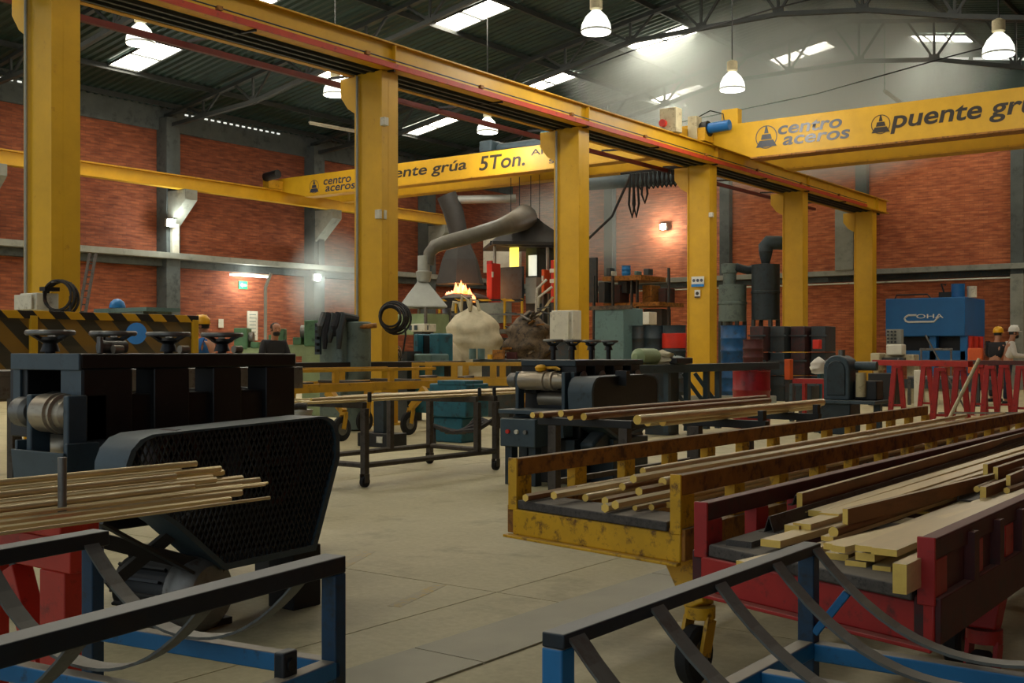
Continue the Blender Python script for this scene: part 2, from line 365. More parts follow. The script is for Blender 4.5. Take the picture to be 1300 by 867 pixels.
def stock(name, label, cat, group, p0, length, sec, side, yaw=0.0, pitch=0.0, roll=0.0, end=None):
    """one length of bar stock lying along +Y from p0"""
    b = MB(); k = sec[0]
    if k in ('round', 'hex'):
        n = 12 if k == 'round' else 6; r = sec[1]
        ring = [(math.cos(2*PI*(i+.5)/n)*r, math.sin(2*PI*(i+.5)/n)*r + r) for i in range(n)]
    elif k == 'flat':
        w, h = sec[1], sec[2]; ring = [(-w/2, 0), (w/2, 0), (w/2, h), (-w/2, h)]
    elif k == 'angle':
        w, h, t = sec[1:]; ring = [(0, 0), (w, 0), (w, t), (t, t), (t, h), (0, h)]
    elif k == 'vee':
        w, h, t = sec[1:]; ring = [(-w, 0), (-w*.45, 0), (0, h), (w*.45, 0), (w, 0), (w, t), (w*.5, t), (t*.6, h+t), (-t*.6, h+t), (-w*.5, t), (-w, t)]
    n = len(ring)
    b.v = [(x, 0, z) for x, z in ring] + [(x, length, z) for x, z in ring]
    b.f = [tuple(range(n)), tuple(range(2*n-1, n-1, -1))] + [(i, (i+1) % n, (i+1) % n + n, i+n) for i in range(n)]
    b.mi = [1, 1] + [0]*n
    o = b.build(name, [side, end or M['brass_end']], smooth=35)
    o.location = p0; o.rotation_euler = (pitch, roll, yaw)
    return tag(o, label, cat, group)

# ================================================================== SETTING
XW, YF, XR, YB = -29.3, 39.5, 5.0, -4.0        # left wall, far wall, right wall, open rear end of the hall
XRIDGE = -12.3
def roof_z(x): return 8.6 + 0.165*(x + 29.3) if x <= XRIDGE else 8.6 + 0.165*(XRIDGE + 29.3) - 0.165*(x - XRIDGE)
fl = MB().box(XW, XR, YB, YF, -0.25, -0.03).build('floor', M['concrete_dark'], kind='structure', smooth=0)
n = 0
yb = [YB + 4.35*i for i in range(11)]; xb = [XW + 4.287*i for i in range(9)]
for i in range(8):
    for j in range(10):
        g = 0.004
        MB().box(xb[i]+g, xb[i+1]-g, yb[j]+g, yb[j+1]-g, -0.035, 0.0).build('floor_slab', M['floor'], fl, smooth=0)
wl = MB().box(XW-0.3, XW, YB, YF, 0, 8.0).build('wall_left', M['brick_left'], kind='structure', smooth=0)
MB().box(XW-0.3, XW+0.12, YB, YF, 7.95, 8.66).build('tie_beam', M['concrete_dark'], wl, smooth=0)
MB().box(XW, XW+0.62, YB, YF, 4.02, 4.2).build('ledge', M['concrete_trim'], wl, bevel=0.01)
MB().box(XW, XW+0.3, YB, YF, 3.8, 4.0).build('ledge_beam', M['concrete_dark'], wl, smooth=0)
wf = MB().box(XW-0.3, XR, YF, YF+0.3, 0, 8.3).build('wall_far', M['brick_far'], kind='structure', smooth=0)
MB().box(XW, XR, YF-0.45, YF, 3.88, 4.06).build('ledge', M['concrete_trim'], wf, bevel=0.01)
MB().box(XW, XR, YF-0.2, YF, 3.68, 3.86).build('ledge_beam', M['concrete_dark'], wf, smooth=0)
MB().tube([(XW+0.7, YF-0.35, 3.6), (XR, YF-0.35, 3.6)], 0.03, 6).build('ledge_pipe', M['white'], wf)
MB().prism([(XW, 8.3), (XR, 8.3), (XR, roof_z(XR)), (XRIDGE, roof_z(XRIDGE)), (XW, roof_z(XW))], 'y', YF, YF+0.12).build('wall_gable', M['roof'], kind='structure', smooth=0)
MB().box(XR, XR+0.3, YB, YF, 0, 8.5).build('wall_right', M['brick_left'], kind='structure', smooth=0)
k = 0
for Y in (9.7, 15.7, 21.7, 27.75, 33.7):
    k += 1
    t = MB().box(XW, XW+0.5, Y-0.25, Y+0.25, 0, 8.3).build('trim_%d' % k, M['concrete_dark'], kind='structure', bevel=0.015)
    MB().prism([(XW+0.5, 5.0), (XW+0.5, 6.05), (XW+1.35, 6.05), (XW+1.35, 5.75)], 'y', Y-0.22, Y+0.22).build('corbel', M['concrete_trim'], t, bevel=0.01)
    if Y > 12: MB().box(XW+0.5, XW+0.6, Y-0.12, Y+0.13, 4.2, 5.3).build('cable_duct', M['white'] if 20 < Y < 22 else M['concrete_dark'], t)
for X in (-24.2, -19.1, -13.9, -8.8, -3.6, 1.5):
    k += 1
    MB().box(X-0.2, X+0.2, YF-0.3, YF, 0, 8.3).build('trim_%d' % k, M['concrete_dark'], kind='structure', bevel=0.015)
MB().box(-8.95, -8.55, YF-0.55, YF-0.31, 0, 3.7).build('trim_20', M['concrete_trim'], kind='structure', bevel=0.01)
MB().box(-14.75, -14.1, YF-0.5, YF-0.31, 4.06, 6.2).build('trim_21', M['concrete_trim'], kind='structure', bevel=0.01)
# ---- roof: corrugated strips, purlins, daylit sheets, trusses
ce = MB().box(XRIDGE-0.25, XRIDGE+0.25, YB, YF, roof_z(XRIDGE)+0.02, roof_z(XRIDGE)+0.06).build('ceiling', M['roof'], kind='structure', smooth=0)
def roof_strip(y0, xa, xb_):
    b = MB(); pts = []
    for q in range(4):
        y = y0 + q*0.25
        pts += [(y, 0), (y+0.07, 0), (y+0.125, 0.05), (y+0.195, 0.05)]
    pts.append((y0+1.0, 0))
    for (y, dz) in pts: b.v += [(xa, y, roof_z(xa)+dz), (xb_, y, roof_z(xb_)+dz)]
    b.f = [(2*i, 2*i+1, 2*i+3, 2*i+2) for i in range(len(pts)-1)]; b.mi = [0]*len(b.f)
    return b
pl = roof_strip(YB, XW-0.2, XRIDGE).build('roof_sheet', M['roof'], ce, smooth=0)
pr = roof_strip(YB, XRIDGE, XR).build('roof_sheet', M['roof'], ce, smooth=0)
for i in range(1, 44):
    for p in (pl, pr):
        c = p.copy(); C.objects.link(c); c.parent = ce; c.location = p.location + Vector((0, i*1.0, 0))
for x in (-28.7, -27.05, -24.8, -22.3, -20.05, -17.95, -15.7, -13.4):
    MB().box(x-0.03, x+0.03, YB, YF, roof_z(x)-0.15, roof_z(x)-0.012).build('purlin', M['truss'], ce, smooth=0)
for i in range(8):
    x = XRIDGE + 0.9 + i*1.95
    MB().box(x-0.03, x+0.03, YB, YF, roof_z(x)-0.15, roof_z(x)-0.012).build('purlin', M['truss'], ce, smooth=0)
wn = 0
rows = {0.7: (-26, -21, -16.8, -7.5), 6.7: (-23.6, -19.1, -14.6, -10.2), 12.7: (-26, -21, -16.8, -7.5), 18.7: (-26, -21.3, -16.8, -7.5), 24.0: (-23.6, -19.1, -14.6, -8.4),
        30.3: (-26, -21, -16.8, -4.4, -0.5), 35.7: (-19.1, -14.6), 36.9: (-10.6, -6.0, -1.5)}  # last two of first and third row: unseen, added to brighten far wall
for Y, xs in rows.items():
    for X in xs:
        wn += 1
        x0, x1 = X-0.98, X+0.98
        w = thing('window_%d' % wn, None, None, (X, Y, roof_z(X))); w['kind'] = 'structure'
        np_ = 3 if Y == 36.9 else 2
        ycuts = [Y-0.46, Y+0.46]
        cuts = [x0 + (x1-x0)*i/np_ for i in range(np_+1)]
        for a, c in zip(cuts, cuts[1:]):
            b = MB()
            za, zc = roof_z(a+0.03)-0.03, roof_z(c-0.03)-0.03
            b.add([(a+0.03, ycuts[0], za), (c-0.03, ycuts[0], zc), (c-0.03, ycuts[1], zc), (a+0.03, ycuts[1], za), (a+0.03, ycuts[0], za-0.012), (c-0.03, ycuts[0], zc-0.012), (c-0.03, ycuts[1], zc-0.012), (a+0.03, ycuts[1], za-0.012)],
                  [(0,1,2,3),(7,6,5,4),(0,4,5,1),(1,5,6,2),(2,6,7,3),(3,7,4,0)])
            b.build('pane', M['skylight'], w, smooth=0)
        b = MB()
        for yy in (Y-0.49, Y+0.49): b.bar((x0, yy, roof_z(x0)-0.045), (x1, yy, roof_z(x1)-0.045), 0.05, 0.05)
        for xx in cuts: b.bar((xx, Y-0.49, roof_z(xx)-0.055), (xx, Y+0.49, roof_z(xx)-0.055), 0.05, 0.05)
        b.build('window_frame', M['truss'], w, smooth=0)
# daylight showing through the gaps under the sheets at the eave and along the gable
k = 60
for (ya, yb_) in ((15.9, 18.6), (22.4, 26.4)):
    k += 1
    t = thing('trim_%d' % k, None, None, (XW+0.2, ya, 8.45)); t['kind'] = 'structure'
    y = ya
    while y < yb_:
        MB().box(XW+0.12, XW+0.14, y, y+0.12, 8.52, 8.565).build('gap', M['leak'], t, smooth=0); y += 0.25
k += 1
t = thing('trim_%d' % k, None, None, (-10, YF-0.1, 10)); t['kind'] = 'structure'
for i in range(5):
    xa = -13 + i*1.4; xc = xa + 1.25
    if xa < XRIDGE: xa = XRIDGE+0.05
    MB().bar((xa, YF-0.1, roof_z(xa)-0.16), (xc, YF-0.1, roof_z(xc)-0.16), 0.03, 0.07).build('gap', M['leak'], t, smooth=0)
CH = [(-29.3, 8.05), (-25.1, 8.32), (-18.7, 9.45), (-16.4, 9.92), (-12.0, 9.92), (-9.7, 9.62), (-7.4, 9.05), (-3.0, 8.2), (0.5, 7.7), (5.0, 7.6)]
def chord_z(x):
    for (a, za), (b, zb) in zip(CH, CH[1:]):
        if a <= x <= b: return za + (zb-za)*(x-a)/(b-a)
for Y in (3.7, 9.7, 15.7, 21.7, 27.75, 33.7):
    t = thing('roof_truss', None, None, (XRIDGE, Y, 9.9)); t['kind'] = 'structure'
    for (a, za), (b, zb) in zip(CH, CH[1:]):
        MB().bar((a, Y, za), (b, Y, zb), 0.13, 0.11).build('bottom_chord', M['truss'], t, smooth=0)
    for (a, b) in ((XW, XRIDGE), (XRIDGE, XR)):
        MB().bar((a, Y, roof_z(a)-0.24), (b, Y, roof_z(b)-0.24), 0.13, 0.1).build('top_chord', M['truss'], t, smooth=0)
    x = -12.0 - 2.2*7
    while x < 4:
        zb = chord_z(x)
        for dx in (-0.75, 0.0, 0.75):
            if XW < x+dx < XR and roof_z(x+dx)-0.28 > zb+0.15:
                MB().bar((x, Y, zb), (x+dx, Y, roof_z(x+dx)-0.28), 0.06, 0.06, up=(0, 1, 0)).build('web_bar', M['truss'], t, smooth=0)
        MB().cb(x, Y, zb+0.05, 0.3, 0.03, 0.22).build('gusset', M['truss'], t, smooth=0)
        x += 2.2

# ================================================================== CRANE RUNWAYS AND CRANES
colY = [8.23 + 6*i for i in range(6)]
where = ['nearest the camera with a cable reel on it', 'second from the camera, beside the grey cabinets', 'third from the camera, with a white cabinet at its foot', 'fourth from the camera, with two notices on it',
         'fifth from the camera, beside the tall silo', 'last in the row, against the far brick wall']
for i, Y in enumerate(colY):
    X = -13.4
    t = thing('crane_column', 'yellow steel crane column ' + where[i], 'column', (X, Y, 0), 'yellow crane runway columns')
    MB().box(X-0.3, X+0.3, Y-0.17, Y+0.17, 0.02, 5.95).build('shaft', M['yellow'], t, bevel=0.012)
    b = MB()
    for xx in (X-0.3, X+0.3): b.box(xx-0.014, xx+0.014, Y-0.2, Y+0.2, 0.02, 5.93)
    b.box(X+0.3-0.0, X+0.316, Y-0.04, Y+0.04, 0.02, 5.9)
    b.build('flange', M['yellow'], t, smooth=0)
    MB().prism([(X-0.3, 5.25), (X-0.3, 5.93), (X-0.72, 5.93), (X-0.72, 5.62), (X-0.55, 5.4)], 'y', Y-0.13, Y+0.13).build('bracket', M['yellow'], t, bevel=0.008)
    MB().box(X-0.45, X+0.45, Y-0.35, Y+0.35, 0, 0.03).build('base_plate', M['yellow'], t)
    if i < 3:
        MB().tube([(X-0.24, Y-0.215, 1.0), (X-0.24, Y-0.215, 5.9)], 0.022, 8).build('conduit', M['galv'], t)
    if i == 1:
        for yy in (-0.24, -0.12): MB().box(X+0.22, X+0.33, Y+yy-.03, Y+yy+.03, 3.45, 3.6).build('switch_box', M['white'], t, bevel=0.006)
    if i in (1, 3):
        MB().box(X+0.3, X+0.4, Y-0.23, Y-0.12, 5.0 if i == 1 else 4.6, 5.14 if i == 1 else 4.72).build('camera_box', M['white'], t, bevel=0.01)
Y0, Y1 = -1.0, 39.3
rb = thing('crane_runway_beam', 'long yellow crane runway beam on the row of yellow columns, red rail below', 'beam', (-13.05, 20, 5.97))
cuts = [Y0] + colY[1:] + [Y1]
MB().box(-13.065, -13.035, Y0, Y1, 5.98, 6.37).build('web', M['yellow'], rb, smooth=0)
MB().box(-13.16, -12.94, Y0, Y1, 6.37, 6.395).build('top_flange', M['yellow_dirty'], rb, smooth=0)
MB().box(-13.16, -12.94, Y0, Y1, 5.955, 5.98).build('bottom_flange', M['yellow_dirty'], rb, smooth=0)
for Y in colY: MB().box(-13.035, -12.95, Y-0.01, Y+0.01, 5.98, 6.37).build('stiffener', M['yellow'], rb, smooth=0)
MB().box(-12.94, -12.90, Y0, 37.0, 5.95, 6.04).build('red_rail', M['red_rail'], rb, smooth=0)
MB().tube([(-12.92, Y0, 6.09), (-12.92, 37, 6.09)], 0.012, 6).build('conductor_cable', M['teal_dark'], rb)
y = 1.5
while y < 37:
    MB().cb(-12.91, y, 6.08, 0.06, 0.09, 0.06).build('cable_clip', M['rust'], rb, smooth=0); y += 3.0
MB().box(-13.97, -13.85, Y0, Y1, 5.96, 6.1).build('rear_channel', M['yellow_dirty'], rb, smooth=0)
MB().box(-13.85, -13.16, Y0, Y1, 5.985, 6.0).build('walkway_plate', M['roof'], rb, smooth=0)
for xx in (-13.7, -13.5, -13.3): MB().box(xx-0.03, xx+0.03, Y0, Y1, 5.93, 5.985).build('walkway_joist', M['truss'], rb, smooth=0)
MB().box(-14.53, -14.45, Y0, 36.5, 5.9, 5.99).build('rear_red_rail', M['red_dark'], rb, smooth=0)
y = 2.2
while y < 36:
    MB().bar((-14.5, y, 6.02), (-12.95, y, 5.94), 0.04, 0.04).build('cross_bracket', M['black'], rb, smooth=0); y += 3.0
lr = thing('crane_runway_beam', 'slim yellow crane rail beam along the left brick wall on grey corbels', 'beam', (-28.2, 16, 6.1))
MB().box(-28.23, -28.17, YB, 34.2, 6.1, 6.43).build('web', M['yellow'], lr, smooth=0)
MB().box(-28.34, -28.06, YB, 34.2, 6.42, 6.46).build('top_flange', M['yellow_dirty'], lr, smooth=0)
MB().box(-28.34, -28.06, YB, 34.2, 6.06, 6.1).build('bottom_flange', M['yellow'], lr, smooth=0)

def logo(parent, xc, zc, w, y, m, ring=None):
    """round emblem: a thin ring with a stepped tower in it"""
    if ring:
        b = MB(); r0, r1 = w*0.5, w*0.46; q = 28
        for i in range(q):
            a0, a1 = 2*PI*i/q, 2*PI*(i+1)/q
            b.add([(xc+r*math.cos(a), y, zc+r*math.sin(a)) for r, a in ((r0, a0), (r0, a1), (r1, a1), (r1, a0))], [(0, 1, 2, 3)])
        b.build('emblem_ring', ring, parent, smooth=0)
    for z0, z1, wa, wb in ((-.42, -.14, .95, .62), (-.1, .12, .5, .38), (.16, .5, .2, .04)):
        MB().prism([(xc-wa*w/2, zc+z0*w), (xc+wa*w/2, zc+z0*w), (xc+wb*w/2, zc+z1*w), (xc-wb*w/2, zc+z1*w)], 'y', y-0.004, y+0.004).build('emblem_block', m, parent, smooth=0)

# ---- far bridge crane (left bay)
Yg = 25.4
fc = thing('bridge_crane', 'yellow bridge crane spanning the left bay, lettered puente grúa 5Ton', 'crane', (-21, Yg, 6.2), 'yellow bridge cranes')
for (ya, nm) in ((Yg, 'girder'), (Yg+1.6, 'rear_girder')):
    MB().prism([(-28.5, 6.5), (-28.5, 6.78), (-28.2, 6.84), (-13.2, 6.84), (-13.2, 6.55), (-14.2, 6.18), (-27.0, 6.18)], 'y', ya, ya+0.36).build(nm, M['yellow'], fc, bevel=0.01)
    MB().box(-27.0, -14.2, ya-0.03, ya+0.39, 6.15, 6.185).build('bottom_flange', M['yellow_dirty'], fc, smooth=0)
for xx in (-28.2, -13.5):
    MB().box(xx-0.14, xx+0.14, Yg-0.6, Yg+2.6, 6.47, 6.75).build('end_carriage', M['yellow_dirty'], fc, bevel=0.01)
MB().cyl((-28.1, Yg-0.7, 6.8), (-27.5, Yg-0.7, 6.85), 0.14, 12).build('drive_motor', M['black'], fc)
b = MB(); b.cyl((-19.9, Yg+0.9, 7.05), (-18.2, Yg+0.9, 7.05), 0.17, 16)
b.build('hoist_drum', M['teal_mid'], fc)
MB().box(-18.2, -17.7, Yg+0.5, Yg+1.3, 6.86, 7.35).build('hoist_gearbox', M['teal_bright'], fc, bevel=0.03)
MB().box(-20.4, -19.95, Yg+0.55, Yg+1.25, 6.86, 7.3).build('hoist_motor', M['teal_mid'], fc, bevel=0.05)
b = MB(); b.box(-20.5, -17.6, Yg+0.25, Yg+0.4, 6.84, 6.92); b.box(-20.5, -17.6, Yg+1.55, Yg+1.7, 6.84, 6.92); b.build('trolley_rails', M['black'], fc, smooth=0)
MB().tube([(-17.8, Yg+0.9, 6.2), (-17.8, Yg+0.9, 5.0), (-17.8, Yg+0.9, 4.15)], 0.05, 6).build('pendant_mast', M['black'], fc)
for dx in (-2.2, -1.9, -1.5, -1.2): MB().tube([(-17.3+dx, Yg+0.9, 6.2), (-17.3+dx, Yg+0.9, 4.4)], 0.012, 5).build('hoist_rope', M['black'], fc)
MB().tube([(-15.9, Yg+1.5, 6.0), (-16.3, Yg+1.2, 4.9), (-17.0, Yg+0.9, 4.2), (-17.5, Yg+0.6, 3.9)], 0.035, 6).build('pendant_cable', M['hose'], fc)
text('lettering', 'centro', M['ink_blue'], fc, -26.18, -24.97, 6.47, 0.25, Yg-0.006, 0.15, 0.018)
text('lettering', 'aceros', M['ink_blue'], fc, -26.1, -24.8, 6.25, 0.25, Yg-0.006, 0.15, 0.018)
logo(fc, -26.6, 6.45, 0.42, Yg-0.006, M['ink_blue'], M['ink_blue'])
text('lettering', 'puente grúa', M['ink'], fc, -23.95, -20.4, 6.42, 0.31, Yg-0.006, 0.15, 0.018)
text('lettering', '5Ton.', M['ink'], fc, -19.95, -18.35, 6.34, 0.4, Yg-0.006, 0.15, 0.018)
text('lettering', 'Altura', M['ink'], fc, -18.15, -16.95, 6.58, 0.17, Yg-0.006, 0.0, 0.004)
text('lettering', 's', M['ink'], fc, -17.55, -17.37, 6.3, 0.18, Yg-0.006, 0.0, 0.004)

# ---- near bridge crane (right bay)
Yn = 25.9
nc = thing('bridge_crane', 'yellow bridge crane reaching out of frame on the right, lettered centro aceros', 'crane', (-6, Yn, 6.0), 'yellow bridge cranes')
for (ya, nm) in ((Yn, 'girder'), (Yn+2.0, 'rear_girder')):
    MB().prism([(-13.0, 6.42), (-13.0, 6.7), (-12.65, 6.84), (4.5, 6.84), (4.5, 5.96), (-11.9, 5.96)], 'y', ya, ya+0.4).build(nm, M['yellow'], nc, bevel=0.01)
    MB().box(-11.9, 4.5, ya-0.04, ya+0.44, 5.925, 5.965).build('bottom_flange', M['rust'] if ya == Yn else M['yellow_dirty'], nc, smooth=0)
MB().box(-13.15, -12.9, Yn-0.5, Yn+3.0, 6.42, 6.75).build('end_carriage', M['yellow_dirty'], nc, bevel=0.01)
MB().cyl((-12.9, Yn-0.25, 6.75), (-12.35, Yn-0.25, 6.78), 0.13, 12).build('drive_motor', M['coha_blue'], nc)
MB().cyl((-13.3, Yn-0.25, 6.7), (-12.9, Yn-0.25, 6.75), 0.2, 12).build('drive_gearbox', M['black'], nc)
MB().box(-13.35, -13.1, Yn-0.55, Yn-0.25, 6.42, 7.05).build('limit_box', M['cream'], nc, bevel=0.02)
MB().box(-12.75, -12.3, Yn+0.1, Yn+0.35, 6.84, 7.25).build('control_box', M['yellow'], nc, bevel=0.02)
MB().tube([(-13.2, Yn-0.3, 7.05), (-12.9, Yn-0.2, 7.2), (-12.6, Yn-0.1, 7.1), (-12.5, Yn-0.2, 6.8)], 0.015, 6).build('motor_cable', M['hose'], nc)
text('lettering', 'centro', M['steel_letter'], nc, -11.2, -9.62, 6.45, 0.3, Yn-0.006, 0.18, 0.02)
text('lettering', 'aceros', M['steel_letter'], nc, -11.08, -9.43, 6.18, 0.3, Yn-0.006, 0.18, 0.02)
logo(nc, -11.5, 6.42, 0.56, Yn-0.006, M['steel_letter'], M['steel_letter'])
logo(nc, -8.72, 6.4, 0.44, Yn-0.006, M['ink'], M['ink'])
text('lettering', 'puente grúa', M['ink'], nc, -8.5, -5.1, 6.29, 0.4, Yn-0.006, 0.18, 0.02)
jb = thing('junction_box', 'cream electrical box with a red emergency knob on the runway beam', 'electrical box', (-13.05, 24.0, 6.395))
MB().box(-13.3, -12.85, 23.85, 24.15, 6.395, 6.98).build('case', M['cream'], jb, bevel=0.02)
MB().cyl((-13.18, 23.85, 6.62), (-13.18, 23.76, 6.62), 0.09, 12).build('knob', M['red_bright'], jb)
fb = thing('festoon_cable', 'bunched loops of black crane cable under the far yellow crane girder', 'cable', (-14.9, 26.4, 5.9))
for i in range(12):
    x = -15.6 + i*0.13; dep = 1.15 if i < 2 else 0.8 if i == 3 else 0.42
    MB().tube([(x, 26.4, 5.96), (x-0.06, 26.42, 5.96-dep*0.7), (x+0.03, 26.44, 5.96-dep), (x+0.12, 26.42, 5.96-dep*0.7), (x+0.07, 26.4, 5.96)], 0.03, 6).build('cable_loop', M['black'], fb)
MB().tube([(-15.9, 26.4, 6.0), (-13.9, 26.4, 6.0)], 0.03, 6).build('cable_track', M['black'], fb)

# ---- pendant lamps
def lamp(x, y, z, label, big=1.0):
    t = thing('pendant_lamp', label, 'lamp', (x, y, z), 'dome lamps hanging from the roof')
    MB().lathe([(0.27*big, 0.0), (0.285*big, 0.03), (0.27*big, 0.16), (0.2*big, 0.3), (0.1*big, 0.4), (0.08*big, 0.42)], (x, y, z), n=20).build('bowl', M['bowl'], t)
    MB().lathe([(0.287*big, 0.02), (0.295*big, 0.035), (0.287*big, 0.05)], (x, y, z), n=20).build('rim', M['galv'], t)
    MB().lathe([(0.07, 0.42), (0.12, 0.45), (0.12, 0.64), (0.05, 0.68), (0.0, 0.68)], (x, y, z), n=14).build('ballast_cap', M['cream'], t)
    zc = roof_z(x) - 0.1
    MB().tube([(x, y, z+0.68), (x, y, zc)], 0.014, 5).build('cord', M['black'], t)
    ld = bpy.data.lights.new('lamp_light', 'POINT'); ld.energy = 90; ld.color = (1.0, 0.95, 0.85); ld.shadow_soft_size = 0.2
    lo = bpy.data.objects.new('lamp_light', ld); C.objects.link(lo); lo.location = (0, 0, -0.25); lo.parent = t
lamp(-11.5, 18.2, 7.22, 'white dome lamp hanging above the runway beam, top middle of the photo')
lamp(-11.3, 23.6, 7.1, 'white dome lamp hanging to the left of the near crane girder')
lamp(-5.3, 22.2, 6.67, 'white dome lamp hanging above the near crane lettering at right')
lamp(-19.5, 13.9, 7.35, 'white dome lamp overlapping the bright roof sheet at upper left')
lamp(-19.5, 19.3, 7.3, 'white dome lamp half hidden by the second yellow column')
lamp(-18.8, 24.3, 7.1, 'white dome lamp just above the far crane hoist')
# ---- overhead cables
for nm, lb, pts in (('overhead_cable', 'thin black cable strung below the second roof truss', [(-19.5, 26.5, 8.6), (-15.5, 26.5, 9.3), (-11.5, 26.5, 9.7), (-5.5, 26.5, 10.0)]),
                    ('overhead_cable', 'thin black cable strung behind the hanging lamp to the right', [(-17.5, 32, 8.4), (-12.5, 31.5, 8.6), (-8.5, 31, 9.0), (-4.5, 30.5, 9.3)])):
    tag(MB().tube(pts, 0.02, 5).build(nm, M['black'], loc=pts[0]), lb, 'cable')
# ---- floodlights and tubes
def flood(p, n_, label, power=60):
    t = thing('floodlight', label, 'floodlight', p, 'small lit floodlights')
    p = Vector(p); d, s, u = frame(n_)
    MB().bar(p, p+d*0.12, 0.3, 0.24).build('housing', M['galv'], t, bevel=0.01)
    MB().lathe([(0.12, 0), (0.115, 0.05), (0.08, 0.1), (0.0, 0.125)], p+d*0.1, d, n=14).build('lens', M['flood'], t)
    MB().bar(p-d*0.12+u*0.0, p, 0.05, 0.05).build('arm', M['galv'], t)
    ld = bpy.data.lights.new('flood_light', 'POINT'); ld.energy = power; ld.color = (0.92, 1.0, 0.95); ld.shadow_soft_size = 0.1
    lo = bpy.data.objects.new('flood_light', ld); C.objects.link(lo); lo.location = d*0.35; lo.parent = t
flood((XW+0.72, 21.38, 5.08), (1, -0.2, -0.15), 'lit floodlight on the grey wall pilaster at left', 50)
flood((XW+0.72, 27.35, 3.75), (1, -0.2, -0.1), 'lit floodlight glowing in the smoke under the left ledge', 45)
d_ = onY(841, YF-0.3); X_ = xy(841, d_)[0]
flood((X_, YF-0.15, zz(287, d_)), (0, -1, -0.2), 'lit floodlight on the far brick wall', 100)
def tube_light(p0, p1, label, lit):
    t = thing('fluorescent_tube', label, 'lamp', p0, 'fluorescent tube lights')
    MB().bar(p0, p1, 0.1, 0.05).build('batten', M['white'], t, smooth=0)
    q0 = Vector(p0) - Vector((0, 0, 0.05)); q1 = Vector(p1) - Vector((0, 0, 0.05))
    MB().tube([q0, q1], 0.028, 8).build('tube', M['tube_lit'] if lit else M['white'], t)
    if not lit:
        for q in (q0, q1): MB().tube([q+Vector((0, 0, .07)), (q.x, q.y, roof_z(q.x)-.12)], .012, 5).build('hanger', M['black'], t)
    if lit:
        ld = bpy.data.lights.new('tube_glow', 'POINT'); ld.energy = 80; ld.color = (0.95, 1, 0.95); ld.shadow_soft_size = 0.3
        lo = bpy.data.objects.new('tube_glow', ld); C.objects.link(lo); lo.location = (q0+q1)/2 - Vector(p0) + Vector((0.1, 0, -0.15)); lo.parent = t
tube_light((XW+0.45, 23.9, 3.72), (XW+0.45, 25.5, 3.72), 'lit fluorescent tube beneath the left ledge', True)
a = onX(393, -26.5); c = onX(452, -26.5)
tube_light(xy(393, a)+(zz(155, a),), xy(452, c)+(zz(166, c),), 'unlit fluorescent tube hanging under the roof behind the second column', False)
tube_light((-11.4, 34.2, 9.05), (-11.1, 37.5, 8.6), 'unlit fluorescent tube hanging above the near crane girder', False)

# ================================================================== FOREGROUND: sling cradles
def cradle(label, loc, yaw, W, L, zt, zl, straps, socket=False, brace=True, rh=0.04, rw=0.062):
    t = thing('sling_cradle', label, 'rack', (0, 0, 0), 'blue steel cradles with hanging straps')
    q = 0.042
    for x, s_ in ((0, 1), (W, -1)):
        MB().box(x-q/2 if s_ > 0 else x-rw+0.021, x+rw-0.021 if s_ > 0 else x+q/2, -0.02, L+0.02, zt-rh, zt).build('long_rail', M['blue_unlit'], t, bevel=0.003)
        MB().box(x-q/2, x+q/2, 0, L, zl-q, zl).build('lower_rail', M['blue'], t, bevel=0.004)
        for y in (0, L):
            MB().box(x-q/2, x+q/2, y-q/2, y+q/2, 0, zt-rh).build('post', M['blue' if (brace and x == 0 and y == 0) else 'blue_shaded'], t, bevel=0.004)
    for y in (0, L*0.72, L):
        MB().box(q/2, W-q/2, y-q/2, y+q/2, zl-q-0.005, zl-0.003).build('cross_rail', M['blue'], t, bevel=0.004)
    if brace: MB().bar((0.02, L-0.01, zl+0.02), (0.1, L-0.0, zl+0.13), 0.02, 0.02).build('brace', M['blue'], t, bevel=0.003)
    dep = zt - zl - 0.012
    for y in straps:
        b = MB(); pts = []
        for i in range(21):
            u = -1 + 2*i/20.0
            pts.append((W/2 + u*(W/2-0.022), zt - 0.012 - (dep-.012)*max(0.0, 1-abs(u)**2.2)))
        for (x0, z0), (x1, z1) in zip(pts, pts[1:]):
            b.add([(x0, y-0.024, z0), (x1, y-0.024, z1), (x1, y+0.024, z1), (x0, y+0.024, z0), (x0, y-0.024, z0+0.007), (x1, y-0.024, z1+0.007), (x1, y+0.024, z1+0.007), (x0, y+0.024, z0+0.007)],
                  [(4,5,6,7), (3,2,1,0), (0,1,5,4), (2,3,7,6)])
        b.build('strap', M['strap'], t, smooth=50)
    if socket:
        b = MB(); b.cb(W-0.01, L-0.16, zl+0.0, 0.03, 0.05, 0.11); b.build('socket_plate', M['blue_unlit'], t, bevel=0.006)
        MB().cyl((W+0.0, L-0.16, zl+0.025), (W+0.01, L-0.16, zl+0.025), 0.014, 14).build('socket_hole', M['black_matt'], t)
    t.location = loc; t.rotation_euler[2] = yaw
    return t
cradle('blue steel sling cradle at lower left, in front of the red stand', (-2.535, 0.5, 0), R(8), 0.80, 1.30, 0.77, 0.53, (0.3, 0.62, 0.95, 1.26), True, False)
cradle('blue steel sling cradle at lower right, in front of the red trolley', (-1.10, 1.62, 0), 0, 0.86, 1.11, 0.77, 0.53, (0.02, 0.3, 0.57, 0.86, 1.1), rh=0.026, rw=0.046)

